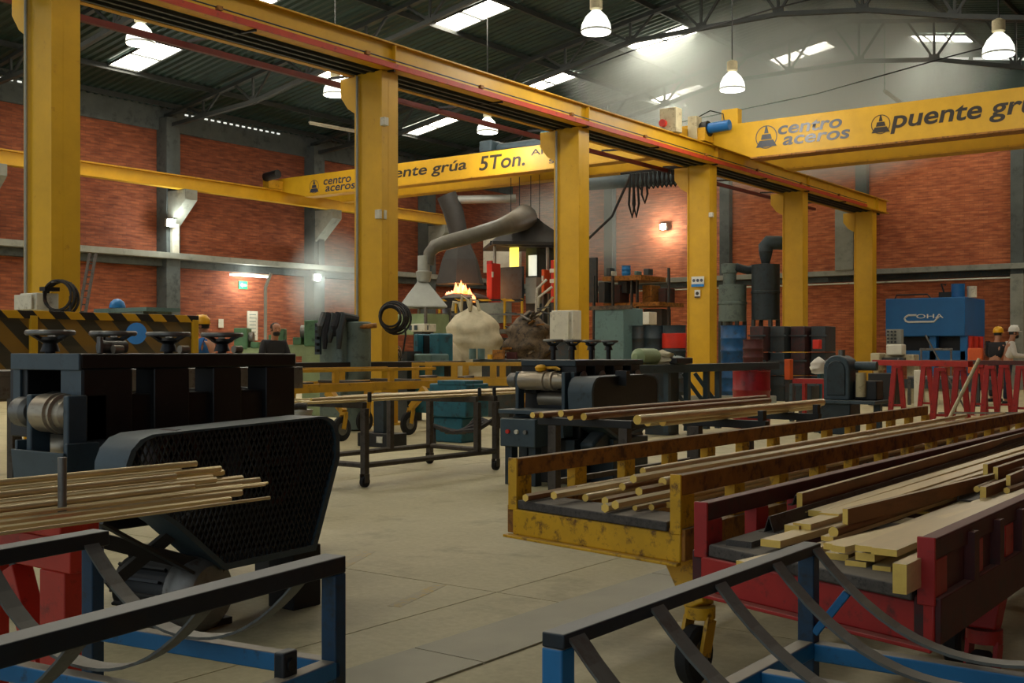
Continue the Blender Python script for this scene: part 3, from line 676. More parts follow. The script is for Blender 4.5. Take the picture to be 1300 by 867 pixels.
# ================================================================== rod bundle on the red stand (lower left)
rs = thing('rod_stand', 'red steel stand with an upright pin carrying thin brass rods at lower left', 'stand', (-3.2, 1.95, 0))
MB().box(-3.62, -3.02, 1.88, 2.01, 0.705, 0.746).build('crossbar', M['red_stand'], rs, bevel=0.004)
MB().box(-3.6, -3.0, 1.9, 1.99, 0.6, 0.70).build('lower_bar', M['red_stand'], rs, bevel=0.004)
MB().box(-3.16, -3.03, 1.9, 1.99, 0.02, 0.6).build('post', M['red_stand'], rs, bevel=0.004)
MB().box(-3.6, -3.48, 1.9, 1.99, 0.02, 0.6).build('post', M['red_stand'], rs, bevel=0.004)
MB().bar((-3.1, 1.94, 0.05), (-3.35, 1.94, 0.58), 0.07, 0.06).build('brace', M['red_stand'], rs, bevel=0.004)
MB().box(-3.7, -2.95, 1.86, 2.03, 0, 0.02).build('foot_plate', M['red_stand'], rs)
MB().cyl((-3.12, 1.95, 0.746), (-3.12, 1.95, 0.93), 0.013, 10).build('pin', M['steel'], rs)
B3 = random.Random(5)
rodspec = []
for (x, z, y1, sec) in [(-2.98, .731, 2.62, .006), (-3.03, .731, 2.5, .011), (-3.075, .731, 2.62, .014), (-3.16, .731, 2.6, .014), (-3.21, .731, 2.72, .015), (-3.26, .731, 2.55, .014), (-3.31, .731, 2.9, .014), (-3.36, .731, 2.75, .015), (-3.41, .731, 2.9, .016), (-3.46, .731, 2.8, .015),
                        (-3.12, .757, 2.72, .006), (-3.15, .757, 2.76, .006), (-3.18, .759, 2.5, .010), (-3.235, .759, 2.45, .012), (-3.285, .76, 2.66, .013), (-3.335, .76, 2.45, .013), (-3.385, .761, 2.7, .013), (-3.435, .762, 2.82, .014),
                        (-3.31, .785, 2.5, .012), (-3.36, .786, 2.76, .013), (-3.41, .787, 2.62, .014), (-3.385, .812, 2.66, .012)]:
    rodspec.append((x, z, y1, sec))
rodspec.sort(key=lambda r: (-r[1], r[0]))
for i, (x, z, y1, r_) in enumerate(rodspec):
    ro = r_; r_ = r_*.92
    L_ = 2.5 + B3.random()*0.3
    a = B3.uniform(-0.012, 0.012)
    lay = {0: 'bottom', 1: 'second', 2: 'third', 3: 'top'}[round((z-0.731)/0.027)]
    nth = [q for q in rodspec if round((q[1]-0.731)/0.027) == round((z-0.731)/0.027)].index((x, z, y1, ro))
    stock('brass_rod', 'thin brass rod on the red stand, %s layer, %s from the back' % (lay, ORD[nth]), 'rod', 'thin brass rods on the red stand',
          (x, y1 - L_, z + .0155), L_, ('hex', r_*0.93) if i % 3 else ('round', r_), M['brass'] if i % 2 else M['brass_bright'], a)

# ================================================================== straightening mills
def clip_mesh(poly, slope, step, w, x0, x1):
    """expanded-metal strands of one direction, clipped to a convex outline in (y, z)"""
    b = MB(); n = len(poly); cs, sn = math.cos(slope), math.sin(slope)
    lo = min(-sn*p[0]+cs*p[1] for p in poly); hi = max(-sn*p[0]+cs*p[1] for p in poly); o = lo + step*0.5
    while o < hi:
        hits = []
        for i in range(n):
            (ya, za), (yb, zb) = poly[i], poly[(i+1) % n]
            fa, fb = -sn*ya+cs*za-o, -sn*yb+cs*zb-o
            if fa*fb < 0: u = fa/(fa-fb); hits.append((ya+(yb-ya)*u, za+(zb-za)*u))
        if len(hits) == 2:
            b.bar((x0, hits[0][0], hits[0][1]), (x0, hits[1][0], hits[1][1]), w, x1-x0, up=(1, 0, 0))
        o += step
    return b
def handwheel(t, x, y, z, r, stem, thick=0.0135):
    rim = [(x+r*math.cos(2*PI*i/20), y+r*math.sin(2*PI*i/20), z) for i in range(20)]
    w = MB().tube(rim + [rim[0], rim[1]], thick, 8, caps=False).build('handwheel', M['steel'], t)
    for a in (0.4, 0.4+2*PI/3, 0.4+4*PI/3):
        MB().bar((x+0.02*math.cos(a), y+0.02*math.sin(a), z-0.045), (x+r*math.cos(a), y+r*math.sin(a), z), 0.035, 0.014).build('spoke', M['black'], w)
    MB().lathe([(0.045, -0.09), (0.032, -0.05), (0.06, -0.035), (0.05, -0.02)], (x, y, z), n=12).build('hub', M['black'], w)
    MB().cyl((x, y, stem), (x, y, z-0.08), 0.024, 10).build('screw_stem', M['black'], w)
def mill(label, loc, plate, gx, gpoly, mesh):
    t = thing('straightening_mill', label, 'machine', (0, 0, 0), 'roll straightening machines')
    # base and body
    if plate:
        for (x, y) in ((-0.25, 0.55), (0.22, 0.55)): MB().box(x-0.06, x+0.06, y-0.06, y+0.06, 0, 0.42).build('foot', M['black'], t, bevel=0.006)
    else: MB().box(-0.3, 0.3, -0.62, 0.66, 0.0, 0.42).build('base', M['black'], t, bevel=0.01)
    MB().box(-0.34, 0.3, -0.52, 0.66, 0.42, 0.86).build('body', M['black'], t, bevel=0.012)
    if plate:
        MB().box(-0.26, 0.3, -0.63, 0.66, 1.165, 1.235).build('top_plate', [M['black'], M['teal_mid']], t, bevel=0.008)
        MB().box(-0.262, 0.302, -0.645, -0.63, 1.16, 1.237).build('plate_end', M['teal_mid'], t, bevel=0.004)
    ys = (-0.5, -0.17, 0.17, 0.5)
    if plate:
        MB().box(-0.24, 0.27, -0.5, 0.66, 0.86, 1.045).build('chock_row', M['black'], t, bevel=0.01)
        for (x, y0, y1) in ((.22, -.62, -.363), (.22, -.243, -.04), (.22, .106, .285), (.22, .45, .65), (-.24, -.62, -.3), (-.24, .12, .27), (-.24, .5, .65)):
            MB().box(x-0.07, x+0.08, y0, y1, 0.84, 1.165).build('housing_post', M['black'], t, bevel=0.006)
        MB().box(.14, .3, -.632, -.62, .9, 1.165).build('post_face', M['teal_mid'], t); MB().box(-.26, -.2, -.632, -.62, .9, 1.165).build('post_face', M['teal_mid'], t)
    for i, y in enumerate(ys):
        for x in (-0.24, 0.22):
            if not plate: MB().box(x-0.09, x+0.08, y-0.085, y+0.085, 0.84, 1.12).build('housing_post', M['black'], t, bevel=0.006)
            MB().cyl((x, y, 0.84), (x, y, 0.98), 0.05, 12).build('bearing_block', M['black'], t)
        MB().lathe([(0.05, -0.2), (0.085, -0.18), (0.085, 0.14), (0.05, 0.16)], (0, y+0.04, 0.79), (1, 0, 0), n=16).build('lower_roll', M['roller'], t)
        MB().lathe([(0.04, -0.16), (0.075, -0.14), (0.075, 0.12), (0.04, 0.14)], (0, y, 0.98), (1, 0, 0), n=16).build('upper_roll', M['roller'] if not plate else M['black'], t)
        if not plate:
            MB().box(-0.1, 0.1, y-0.05, y+0.05, 1.05, 1.12).build('yoke', M['black'], t, bevel=0.006)
            MB().lathe([(0.0, 0), (0.05, 0.0), (0.06, 0.02), (0.0, 0.03)], (0.31, y, 1.0), (1, 0, 0.0), n=14).build('end_cap', M['steel'], t)
        handwheel(t, -0.08 if plate else -0.02, (-.55, -.21, .12, .47)[i] if plate else y, 1.335 if plate else 1.345, 0.102 if plate else 0.088, 1.2 if plate else 1.1)
    if not plate: MB().box(-0.33, 0.3, -0.6, 0.66, 1.1, 1.16).build('top_frame', M['teal_dark'], t, bevel=0.008)
    if plate:
        for y, q in ((-0.36, 1), (0.02, 0), (0.36, 0)):
            MB().cyl((0.17, y-0.02, 1.256), (0.17, y+0.03, 1.256), 0.02, 12).build('oil_cup', M['roller'], t)
            if q:
                MB().cyl((0.12, y-.06, 1.267), (0.12, y+.08, 1.267), 0.03, 12).build('grease_pump', M['steel'], t)
                MB().box(0.14, 0.17, y-0.09, y-0.07, 1.235, 1.315).build('lug', M['steel'], t, bevel=0.005)
    # infeed roll between two cheek plates, chute below
    prof = [(0.03, -0.3), (0.05, -0.28), (0.088, -0.27), (0.088, -0.02), (0.094, -0.01), (0.094, 0.02), (0.082, 0.03), (0.082, 0.07), (0.09, 0.08), (0.09, 0.11), (0.074, 0.12), (0.07, 0.2), (0.05, 0.24)]
    MB().lathe([(r_, .175 + x_*.44) for r_, x_ in prof] if plate else prof, (0, -0.66, 0.965), (1, 0, 0), n=24).build('infeed_roll', M['roller'], t)
    MB().lathe([(0.05, 0), (0.07, 0.02), (0.07, 0.1), (0.05, 0.12)], (-0.16 if plate else -0.42, -0.66, 0.965), (1, 0, 0), n=18).build('roll_boss', M['steel'], t)
    for x in ((0.02, 0.315) if plate else (-0.29, 0.24)):
        MB().box(x-0.02, x+0.02, -0.72, -0.62, 0.66, 1.05).build('cheek_plate', M['teal_mid'], t, bevel=0.008)
    MB().box(0.26, 0.3, -0.62, -0.5, 0.84, 1.05).build('gib', M['teal_mid'], t, bevel=0.005)
    xa, zc_ = (-.06, .6) if plate else (-.3, .44); xe = .36 if plate else .26
    b = MB(); b.prism([(-0.58, zc_), (-0.74, zc_), (-0.76, zc_+.2), (-0.745, zc_+.2), (-0.725, zc_+.015), (-0.58, zc_+.015)], 'x', xa, xe)
    b.box(xa, xa+.02, -0.74, -0.58, zc_, zc_+.24); b.box(xe-.02, xe, -0.74, -0.58, zc_, zc_+.24)
    b.build('chute', M['teal_mid'], t, bevel=0.004)
    for (x, y) in ((-0.27, -0.6), (0.27, -0.6)):
        MB().box(x-0.05, x+0.05, y-0.05, y+0.05, 0, 0.42).build('foot', M['teal_dark'], t, bevel=0.006)
    # belt guard
    g0, g1 = gx
    n = len(gpoly); cyp = sum(p[0] for p in gpoly)/n; czp = sum(p[1] for p in gpoly)/n
    inn = [(cyp+(p[0]-cyp)*0.955, czp+(p[1]-czp)*0.94) for p in gpoly]
    shell = MB()
    m_ = len(gpoly)
    vs = [(g0, a, b_) for a, b_ in gpoly] + [(g1, a, b_) for a, b_ in gpoly] + [(g1, a, b_) for a, b_ in inn] + [(g0+0.01, a, b_) for a, b_ in inn]
    fs = []
    for i in range(m_):
        j = (i+1) % m_
        fs += [(i, j, m_+j, m_+i), (m_+i, m_+j, 2*m_+j, 2*m_+i), (2*m_+i, 2*m_+j, 3*m_+j, 3*m_+i)]
    if not mesh: fs.append(tuple(range(m_-1, -1, -1)))
    shell.add(vs, fs); gd = shell.build('belt_guard', M['teal_mid'], t, smooth=35)
    if mesh:
        bk_ = [(max(p[0], -0.36), p[1]) for p in inn]
        MB().prism(bk_, 'x', g0+0.012, g0+0.02).build('back_sheet', M['black_matt'], gd, smooth=0)  # black sheet added to stand in for the shade behind the mesh
        a = clip_mesh(inn, R(66), 0.026, 0.0045, g1-0.016, g1-0.008); c = clip_mesh(inn, R(-66), 0.026, 0.0045, g1-0.016, g1-0.008)
        a.add(c.v, c.f); a.build('wire_mesh', M['mesh_steel'], gd, smooth=0, kind='stuff')
        for (yy, zz_, r_) in ((cyp+0.22, czp-0.03, 0.2), (cyp-0.3, czp+0.04, 0.12)):
            p = MB().lathe([(r_-0.03, 0), (r_, 0), (r_, 0.1), (r_-0.03, 0.1), (r_-0.03, 0.0)], (g0+0.06, yy, zz_), (1, 0, 0), n=24).build('pulley', M['maroon_dark'], gd)
            for a_ in range(5):
                q = 2*PI*a_/5
                MB().bar((g0+0.11, yy, zz_), (g0+0.11, yy+(r_-0.02)*math.cos(q), zz_+(r_-0.02)*math.sin(q)), 0.035, 0.02, up=(1, 0, 0)).build('spoke', M['maroon_dark'], gd)
    else:
        MB().prism(inn, 'x', g1-0.012, g1-0.004).build('side_sheet', M['black'], gd, smooth=0)
    return t
g1poly = [(-0.54, 0.5), (-0.78, 0.66), (-0.79, 0.74)] + [(-0.65 - 0.14*math.cos(R(a)), 0.76 + 0.14*math.sin(R(a))) for a in (10, 35, 60, 85)] + [(-0.2, 0.915), (0.3, 0.93)] + \
         [(0.32 + 0.11*math.sin(R(a)), 0.82 + 0.11*math.cos(R(a))) for a in (10, 35, 60, 85)] + [(0.43, 0.72), (0.27, 0.285), (-0.28, 0.275)]
mA = mill('black roll straightening mill in the left foreground with four handwheels on its top plate', (-4.9, 3.6, 0), True, (0.64, 0.86), g1poly, True)
# motor and its mounting under the guard
mt = MB().lathe([(0.14, -0.2), (0.145, -0.18), (0.145, 0.14), (0.15, 0.15)], (0.55, -0.36, 0.17), (1, 0.12, 0), n=24).build('motor', M['black'], mA)
for i in range(16):
    a = 2*PI*i/16
    MB().bar((0.38, -0.38+0.15*math.cos(a), 0.17+0.15*math.sin(a)), (0.67, -0.345+0.15*math.cos(a), 0.17+0.15*math.sin(a)), 0.012, 0.03, up=(0, math.cos(a), math.sin(a))).build('cooling_fin', M['black'], mt)
MB().lathe([(0.165, 0.0), (0.17, 0.03), (0.165, 0.1), (0.13, 0.14), (0.0, 0.15)], (0.69, -0.342, 0.17), (1, 0.12, 0), n=24).build('fan_cover', M['steel'], mt)
MB().box(0.4, 0.75, -0.55, -0.15, 0.0, 0.03).build('motor_plate', M['black'], mA)
MB().bar((0.8, -0.25, 0.26), (0.6, -0.78, 0.46), 0.05, 0.06).build('guard_strut', M['black'], mA)
MB().bar((0.6, -0.7, 0.24), (0.78, -0.25, 0.6), 0.05, 0.05).build('guard_strut', M['black'], mA)
MB().bar((0.8, -0.42, 0.28), (0.78, -0.86, 0.55), 0.06, 0.012).build('guard_strut', M['black'], mA)
MB().box(0.62, 0.8, 0.18, 0.36, 0.0, 0.3).build('guard_foot', M['black_matt'], mA, bevel=0.006)
MB().box(0.3, 0.52, -0.2, 0.3, 0.45, 0.75).build('gear_case', M['black'], mA, bevel=0.01)
mA.location = (-4.9, 3.6, 0)
g2poly = [(-0.74, 0.62), (-0.76, 0.86)] + [(-0.62 - 0.14*math.cos(R(a)), 0.87 + 0.14*math.sin(R(a))) for a in (10, 35, 60, 85)] + [(0.2, 1.02), (0.38, 1.0)] + \
         [(0.37 + 0.11*math.sin(R(a)), 0.89 + 0.11*math.cos(R(a))) for a in (10, 40, 70, 88)] + [(0.47, 0.72), (0.35, 0.5), (-0.3, 0.42)]
mB = mill('dark roll straightening mill in mid floor with tall handwheels, behind the round brass bars', (-6.15, 9.5, 0), False, (0.32, 0.58), g2poly, False)
MB().box(-0.28, 0.12, -1.0, -0.72, 0.36, 0.62).build('control_box', M['teal_mid'], mB, bevel=0.01)
for i, c in enumerate(('red_bright', 'white', 'steel')):
    MB().cyl((-0.18+i*0.1, -1.0, 0.5), (-0.18+i*0.1, -1.025, 0.5), 0.02, 10).build('button', M[c], mB)
for x in (-0.22, 0.05): MB().box(x-0.04, x+0.04, -0.95, -0.85, 0, 0.36).build('box_leg', M['teal_dark'], mB, bevel=0.005)
MB().box(-0.34, 0.3, -0.95, -0.58, 0.66, 0.7).build('infeed_tray', M['teal_mid'], mB, bevel=0.005)
MB().bar((0.44, 0.2, 0.72), (0.44, -0.6, 0.3), 0.16, 0.2).build('lower_cover', M['teal_dark'], mB, bevel=0.03)
MB().box(0.3, 0.56, -0.35, 0.3, 0.0, 0.42).build('drive_base', M['teal_dark'], mB, bevel=0.01)
MB().bar((0.6, -0.25, 0.92), (0.6, -0.25, 1.06), 0.12, 0.07).build('latch', M['black'], mB)
mB.location = (-6.15, 9.5, 0)
wr = thing('work_glove', 'yellow work glove lying on the rolls of the mid-floor mill', 'glove', (-6.2, 8.86, 1.075))
b = MB(); b.lathe([(0.0, -0.02), (0.05, 0.0), (0.06, 0.03), (0.035, 0.055), (0, 0.06)], (-6.2, 8.84, 1.06), n=12); b.build('palm', M['helmet_yellow'], wr)
for i in range(4): MB().tube([(-6.17+i*0.02, 8.86, 1.085), (-6.12+i*0.025, 8.9-i*0.01, 1.09), (-6.08+i*0.025, 8.91-i*0.012, 1.07)], 0.012, 6).build('finger', M['helmet_yellow'], wr)

# ================================================================== trolleys
def trolley(name, label, X0, X1, Y0, Y1, Y0r, zt, zb, paint, worn, post, legs, railh, closed_right=False, deck=None):
    """flat steel trolley: two post-and-rail sides (x = X0 and X1), end beam, worn deck plank, castered legs"""
    t = thing(name, label, 'trolley', (X0, Y0, 0))
    pw, pd = 0.045, 0.1
    for side, (x, ys) in enumerate(((X0, Y0), (X1, Y0r))):
        MB().box(x-0.022, x+0.022, ys, Y1, zt-railh, zt).build('side_rail', M[worn], t, bevel=0.004)
        MB().box(x-0.035, x+0.035, ys, Y1, zb-0.12, zb).build('side_beam', M[worn], t, bevel=0.004)
        y = ys; i = 0
        while y < Y1:
            MB().box(x-pw/2, x+pw/2, y, y+pd, zb, zt-railh).build('side_post', M[paint], t, bevel=0.003)
            y += post; i += 1
        MB().box(x-0.023, x+0.023, ys-0.012, ys, zb-0.02, zt+0.004).build('end_cap', M[paint], t, bevel=0.003)
        if closed_right and side:
            MB().box(x-0.012, x+0.012, ys+0.02, Y1, zb, zt-0.02).build('side_sheet', M[worn], t, smooth=0)
            y = ys+0.3
            while y < Y1: MB().box(x+0.012, x+0.04, y, y+0.05, zb, zt-0.02).build('side_rib', M[worn], t, smooth=0); y += 0.28
    vs = [(X0-0.0, Y0-0.01), (X1+0.02, Y0r-0.01), (X1+0.02, Y0r+0.05), (X0-0.0, Y0+0.05)]
    MB().prism(vs, 'z', zb-0.125, zb-0.015).build('end_beam', M[paint], t, bevel=0.006)
    MB().prism([(X0-0.03, Y0-0.04), (X1+0.02, Y0r-0.04), (X1+0.02, Y0r+0.0), (X0-0.03, Y0+0.0)], 'z', zb-0.135, zb-0.123).build('end_beam_flange', M[paint], t, bevel=0.003)
    dk = [(X0+0.03, Y0-0.015), (X1-0.035, Y0r-0.015), (X1-0.035, Y0r+0.2), (X0+0.03, Y0+0.2)]
    MB().prism(dk, 'z', zb-0.013, zb+0.025).build('deck_plank', M['plank'], t, bevel=0.006)
    y = max(Y0, Y0r) + 0.7
    while y < Y1:
        MB().box(X0+0.03, X1-0.03, y, y+0.1, zb-0.1, zb-0.02).build('cross_member', M[worn], t, bevel=0.004)
        MB().box(X0+0.04, X1-0.04, y-0.02, y+0.12, zb-0.018, zb+0.02).build('deck_plank', M['plank'], t, bevel=0.005); y += 1.1
    for (lx, ly, wr_, dx, pt) in legs:
        zc = 2*wr_ + 0.02
        lg = MB().bar((lx-dx, ly+0.05, zb-0.12), (lx, ly, zc+0.04), 0.13, 0.1, up=(0, 1, 0), w2=0.085, h2=0.08).build('leg', M[pt], t, bevel=0.006)
        MB().cyl((lx, ly, zc+0.0), (lx, ly, zc+0.045), 0.058, 18).build('swivel', M[pt], lg)
        for s in (-1, 1):
            MB().bar((lx+s*0.045, ly, zc), (lx+s*0.045, ly-0.05, wr_), 0.014, 0.07, up=(0, 1, 0)).build('fork', M[pt], lg)
        MB().lathe([(wr_*0.5, -0.03), (wr_*0.9, -0.03), (wr_, -0.02), (wr_, 0.02), (wr_*0.9, 0.03), (wr_*0.5, 0.03)], (lx, ly-0.05, wr_), (1, 0, 0), n=22).build('wheel', M['rubber'], lg)
        MB().lathe([(0.02, -0.036), (wr_*0.52, -0.032), (wr_*0.52, 0.032), (0.02, 0.036)], (lx, ly-0.05, wr_), (1, 0, 0), n=16).build('wheel_hub', M['steel'], lg)
    return t
trolley('bar_trolley', 'worn yellow bar trolley with post sides carrying round and hex brass bars', -2.92, -2.04, 3.96, 9.8, 3.79, 0.785, 0.585, 'yellow_worn', 'rust', 0.445,
        [(-2.0, 3.9, 0.11, 0.1, 'yellow_worn'), (-2.1, 8.7, 0.1, 0.0, 'yellow_worn'), (-2.85, 8.7, 0.1, 0.0, 'yellow_worn')], 0.075)
trolley('bar_trolley', 'worn red bar trolley heaped with flat brass bars at right', -1.67, -0.89, 3.27, 9.5, 3.0, 0.767, 0.615, 'red', 'maroon', 0.36,
        [(-1.28, 4.75, 0.1, 0.0, 'red'), (-1.62, 5.9, 0.1, 0.0, 'maroon'), (-1.0, 4.0, 0.13, 0.0, 'red'), (-1.02, 5.4, 0.13, 0.0, 'maroon')], 0.055, True)

def P(px, py, z):
    d = (EYE - z) * FOC / (py - 445); x, y = xy(px, d); return (x, y, z)
# bars on the yellow trolley: (pixel of the near end, height, kind, size, yaw)
zy = 0.612
ybars = [(667, 632, zy, 'hex', .0165, .01), (703, 629, zy+.02, 'hex', .017, -.012), (743, 632, zy, 'round', .016, .006), (768, 636, zy, 'hex', .018, -.004), (768, 645, zy, 'hex', .019, .012),
         (781, 641, zy+.03, 'hex', .018, -.01), (811, 624, zy+.03, 'hex', .019, .0), (804, 608, zy+.06, 'hex', .019, -.012), (816, 598, zy+.06, 'round', .016, .014), (829, 625, zy, 'round', .016, .008),
         (841, 612, zy+.05, 'round', .02, -.02), (806, 645, zy, 'hex', .012, .004), (827, 644, zy, 'round', .013, -.012), (848, 641, zy, 'round', .013, .012), (856, 633, zy+.02, 'round', .013, -.004),
         (790, 618, zy+.02, 'round', .017, .018), (730, 621, zy, 'round', .016, .02)]
order = sorted(range(len(ybars)), key=lambda i: ybars[i][0])
for k, i in enumerate(order):
    px, py, z, kd, r_, a = ybars[i]
    p = P(px, py, z + r_); p = (p[0], p[1], z)
    p = (min(max(p[0], -2.86), -2.1), p[1], z)
    stock('brass_bar', '%s brass bar on the yellow trolley, %s end from the left' % ('hexagonal' if kd == 'hex' else 'round', ORD[k]), 'bar', 'brass bars on the yellow trolley', p, 5.6 + (i % 4)*0.25, (kd, r_),
          M['brass_dull'] if i % 3 == 0 else M['brass'], a*0.45)
tag(stock('steel_bar', '', 'bar', None, (-2.86, 5.2, .6), 4.4, ('flat', .05, .03), M['steel']), 'grey flat steel bar along the left rail of the yellow trolley', 'bar')
tag(stock('steel_bar', '', 'bar', None, (-2.12, 4.6, .6), 4.8, ('flat', .06, .035), M['galv']), 'pale grey flat bar along the right rail of the yellow trolley', 'bar')

# flat bars on the red trolley: label detail, near-end pixel, height, section, yaw, length, pitch, material
zr = 0.637
rb_ = [
 ('short grey wooden plank at the left rail', 938, 691, zr, ('flat', .085, .022), 0.0, .55, 0, 'plank'),
 ('black-topped wooden block against the left rail', 1030, 617, .69, ('flat', .1, .04), -.06, .75, 0, 'plank'),
 ('pale flat bar lowest at the left', 944, 717, zr, ('flat', .05, .018), -.16, 4.2, 0, 'brass'),
 ('bright ended flat bar under the channel', 978, 690, zr+.02, ('flat', .065, .022), -.05, 5.0, 0, 'brass'),
 ('folded V shaped channel near the left rail', 976, 671, zr+.02, ('vee', .035, .05, .004), .02, 4.4, 0, 'leg_steel'),
 ('rolled channel beside the V shaped one', 1010, 637, .69, ('vee', .03, .035, .004), .0, 4.6, 0, 'leg_steel'),
 ('tall flat bar standing on edge along the left rail', 1015, 636, .695, ('flat', .02, .055), .02, 6.0, 0, 'brass_dull'),
 ('flat bar second from the left rail', 1012, 652, .675, ('flat', .06, .018), .02, 5.5, 0, 'brass'),
 ('flat bar third from the left rail', 1035, 652, .68, ('flat', .05, .02), .01, 5.4, 0, 'brass_bright'),
 ('stubby flat bar end above the pale bars', 1005, 673, .66, ('flat', .05, .03), -.03, 5.0, 0, 'brass_dull'),
 ('flat bar pair upper one at the left', 1018, 669, .675, ('flat', .06, .022), -.02, 5.2, 0, 'brass'),
 ('wide pale flat bar in the middle', 1052, 655, .685, ('flat', .07, .018), .0, 5.6, 0, 'brass_bright'),
 ('round bar with a bright cut end in the middle', 1058, 676, .67, ('round', .0165), -.02, 5.0, 0, 'brass_dull'),
 ('brown flat bar standing on edge across the middle', 1073, 656, .70, ('flat', .018, .05), -.10, 4.5, .006, 'brass_dull'),
 ('thin strip below the brown edge bar', 1050, 684, .66, ('flat', .04, .014), -.02, 4.6, 0, 'brass'),
 ('long flat bar lying askew over the heap, left one', 1053, 694, .675, ('flat', .04, .018), -.20, 1.9, .02, 'brass_bright'),
 ('long flat bar lying askew over the heap, right one', 1064, 697, .675, ('flat', .045, .018), -.20, 1.85, .02, 'brass_bright'),
 ('bright ended flat bar beneath the askew pair', 1062, 707, zr+.002, ('flat', .07, .02), .0, 5.0, 0, 'brass'),
 ('bright ended flat bar low in the middle', 1098, 707, .66, ('flat', .055, .022), .0, 5.2, 0, 'brass_bright'),
 ('wide flat plate left of the box bar', 1100, 697, .69, ('flat', .065, .016), -.01, 2.2, 0, 'brass'),
 ('wide flat plate second from the right rail', 1122, 701, .70, ('flat', .07, .018), -.01, 2.4, 0, 'brass'),
 ('thin flat bar under the wide plates', 1086, 716, zr+.002, ('flat', .06, .016), .02, 5.0, 0, 'brass'),
 ('short copper brown flat bar under the box bar', 1119, 722, zr+.002, ('flat', .05, .014), .04, 2.0, 0, 'brass_bright'),
 ('tall rectangular bar next to the right rail', 1142, 735, zr+.004, ('flat', .035, .075), -.01, 2.0, 0, 'brass'),
 ('bright ended flat bar at the foot of the right rail', 1155, 742, zr+.001, ('flat', .035, .016), .0, 2.2, 0, 'brass_bright'),
 ('first edge bar of the far right stack', 1251, 598, .735, ('flat', .018, .055), .0, 3.5, 0, 'brass_dull'),
 ('second edge bar of the far right stack', 1264, 601, .735, ('flat', .018, .05), .0, 3.5, 0, 'brass_dull'),
 ('third edge bar of the far right stack', 1248, 630, .675, ('flat', .022, .07), -.01, 3.5, 0, 'brass_dull'),
 ('round bar crossing the far right stack', 1240, 620, .715, ('round', .012), .03, 3.5, 0, 'brass_dull'),
 ('hexagonal bar with a bright cut end in the far right stack', 1278, 622, .71, ('hex', .013), -.04, 3.4, 0, 'brass_dull'),
 ('angle bar at the front of the far right stack', 1215, 631, .66, ('angle', .06, .045, .006), .0, 3.2, 0, 'leg_steel'),
 ('thin strip beside the right rail of the far stack', 1246, 646, .69, ('flat', .04, .012), .02, 3.2, 0, 'brass_bright'),
 ('sloping flat bar at the edge of the far stack', 1280, 610, .73, ('flat', .016, .04), .02, 3.2, 0, 'brass_dull'),
 ('lone thin strip lying in the dark gap', 1172, 651, zr+.003, ('flat', .05, .01), .06, 1.2, 0, 'brass_dull'),
]
for (lb, px, py, z, sec, a, L_, pit, m_) in rb_:
    p = P(px, py, z + (sec[2]*0.5 if sec[0] == 'flat' else 0.015)); p = (p[0], p[1], z)
    plank = m_ == 'plank'
    L_ = min(L_, 9.3 - p[1])
    o = stock('wooden_plank' if plank else 'brass_bar', lb + ' of the red trolley', 'plank' if plank else 'bar', None if plank else 'brass bars on the red trolley', p, L_, sec, M[m_], a, pit, 0, M['plank'] if plank else (M['leg_steel'] if m_ == 'leg_steel' else None))

# ================================================================== rod table in mid floor
rt = thing('rod_table', 'open steel tube table on casters carrying slim brass rods, mid floor', 'table', (-7.25, 7.6, 0))
tz = 0.78
cn = [(-7.3, 7.6), (-7.24, 9.5), (-8.25, 9.62), (-8.3, 7.6)]
for (a, b_) in ((0, 1), (1, 2), (2, 3), (3, 0)):
    if (a, b_) in ((1, 2), (3, 0)): MB().bar(cn[a]+(tz-0.03,), cn[b_]+(tz-0.03,), 0.06, 0.06).build('top_rail', M['leg_steel'], rt, bevel=0.005)
    MB().tube([cn[a]+(0.2,), cn[b_]+(0.2,)], 0.028, 8).build('stretcher', M['leg_steel'], rt)
for i, (x, y) in enumerate(cn + [(-7.25, 9.2), (-8.27, 9.0)]):
    lg = MB().bar((x, y, 0.12 if i < 4 else 0.2), (x, y, tz-0.06), 0.06, 0.06).build('leg', M['leg_steel'], rt, bevel=0.005)
    if i < 4:
        MB().cyl((x-0.02, y, 0.05), (x+0.02, y, 0.05), 0.05, 14).build('caster', M['rubber'], lg)
        for s in (-1, 1): MB().box(x+s*0.03-0.004, x+s*0.03+0.004, y-0.03, y+0.03, 0.04, 0.12).build('caster_fork', M['leg_steel'], lg)
MB().bar((-7.25, 9.2, tz-.03), (-8.27, 9.0, tz-.03), .06, .06).build('top_rail', M['leg_steel'], rt, bevel=.005)
for y in (7.62, 9.25, 9.5): MB().cyl((-7.26, y, tz), (-7.26, y, tz+0.09), 0.02, 8).build('stop_pin', M['black'], rt)
for i in range(9):
    x = -7.34 - i*0.048 - (0.12 if i > 6 else 0)
    stock('brass_rod', 'slim brass rod on the mid-floor rod table, %s from the front' % ORD[i], 'rod', 'slim brass rods on the rod table', (x, 6.85 + 0.11*((i*5) % 4) - (0.0 if i < 6 else -.3), tz), 4.3 + 0.1*(i % 3), ('round', .0135), M['brass_dull'] if i % 4 == 2 else M['brass_bright'], 0.004*(i % 3 - 1))
for i in range(6):
    stock('brass_rod', 'slim brass rod in the second layer on the rod table, %s from the front' % ORD[i], 'rod', 'slim brass rods on the rod table', (-7.37 - i*0.05, 7.0 + 0.15*i, tz+0.027), 4.2, ('round', .0135), M['brass'], 0.005*(i-1))

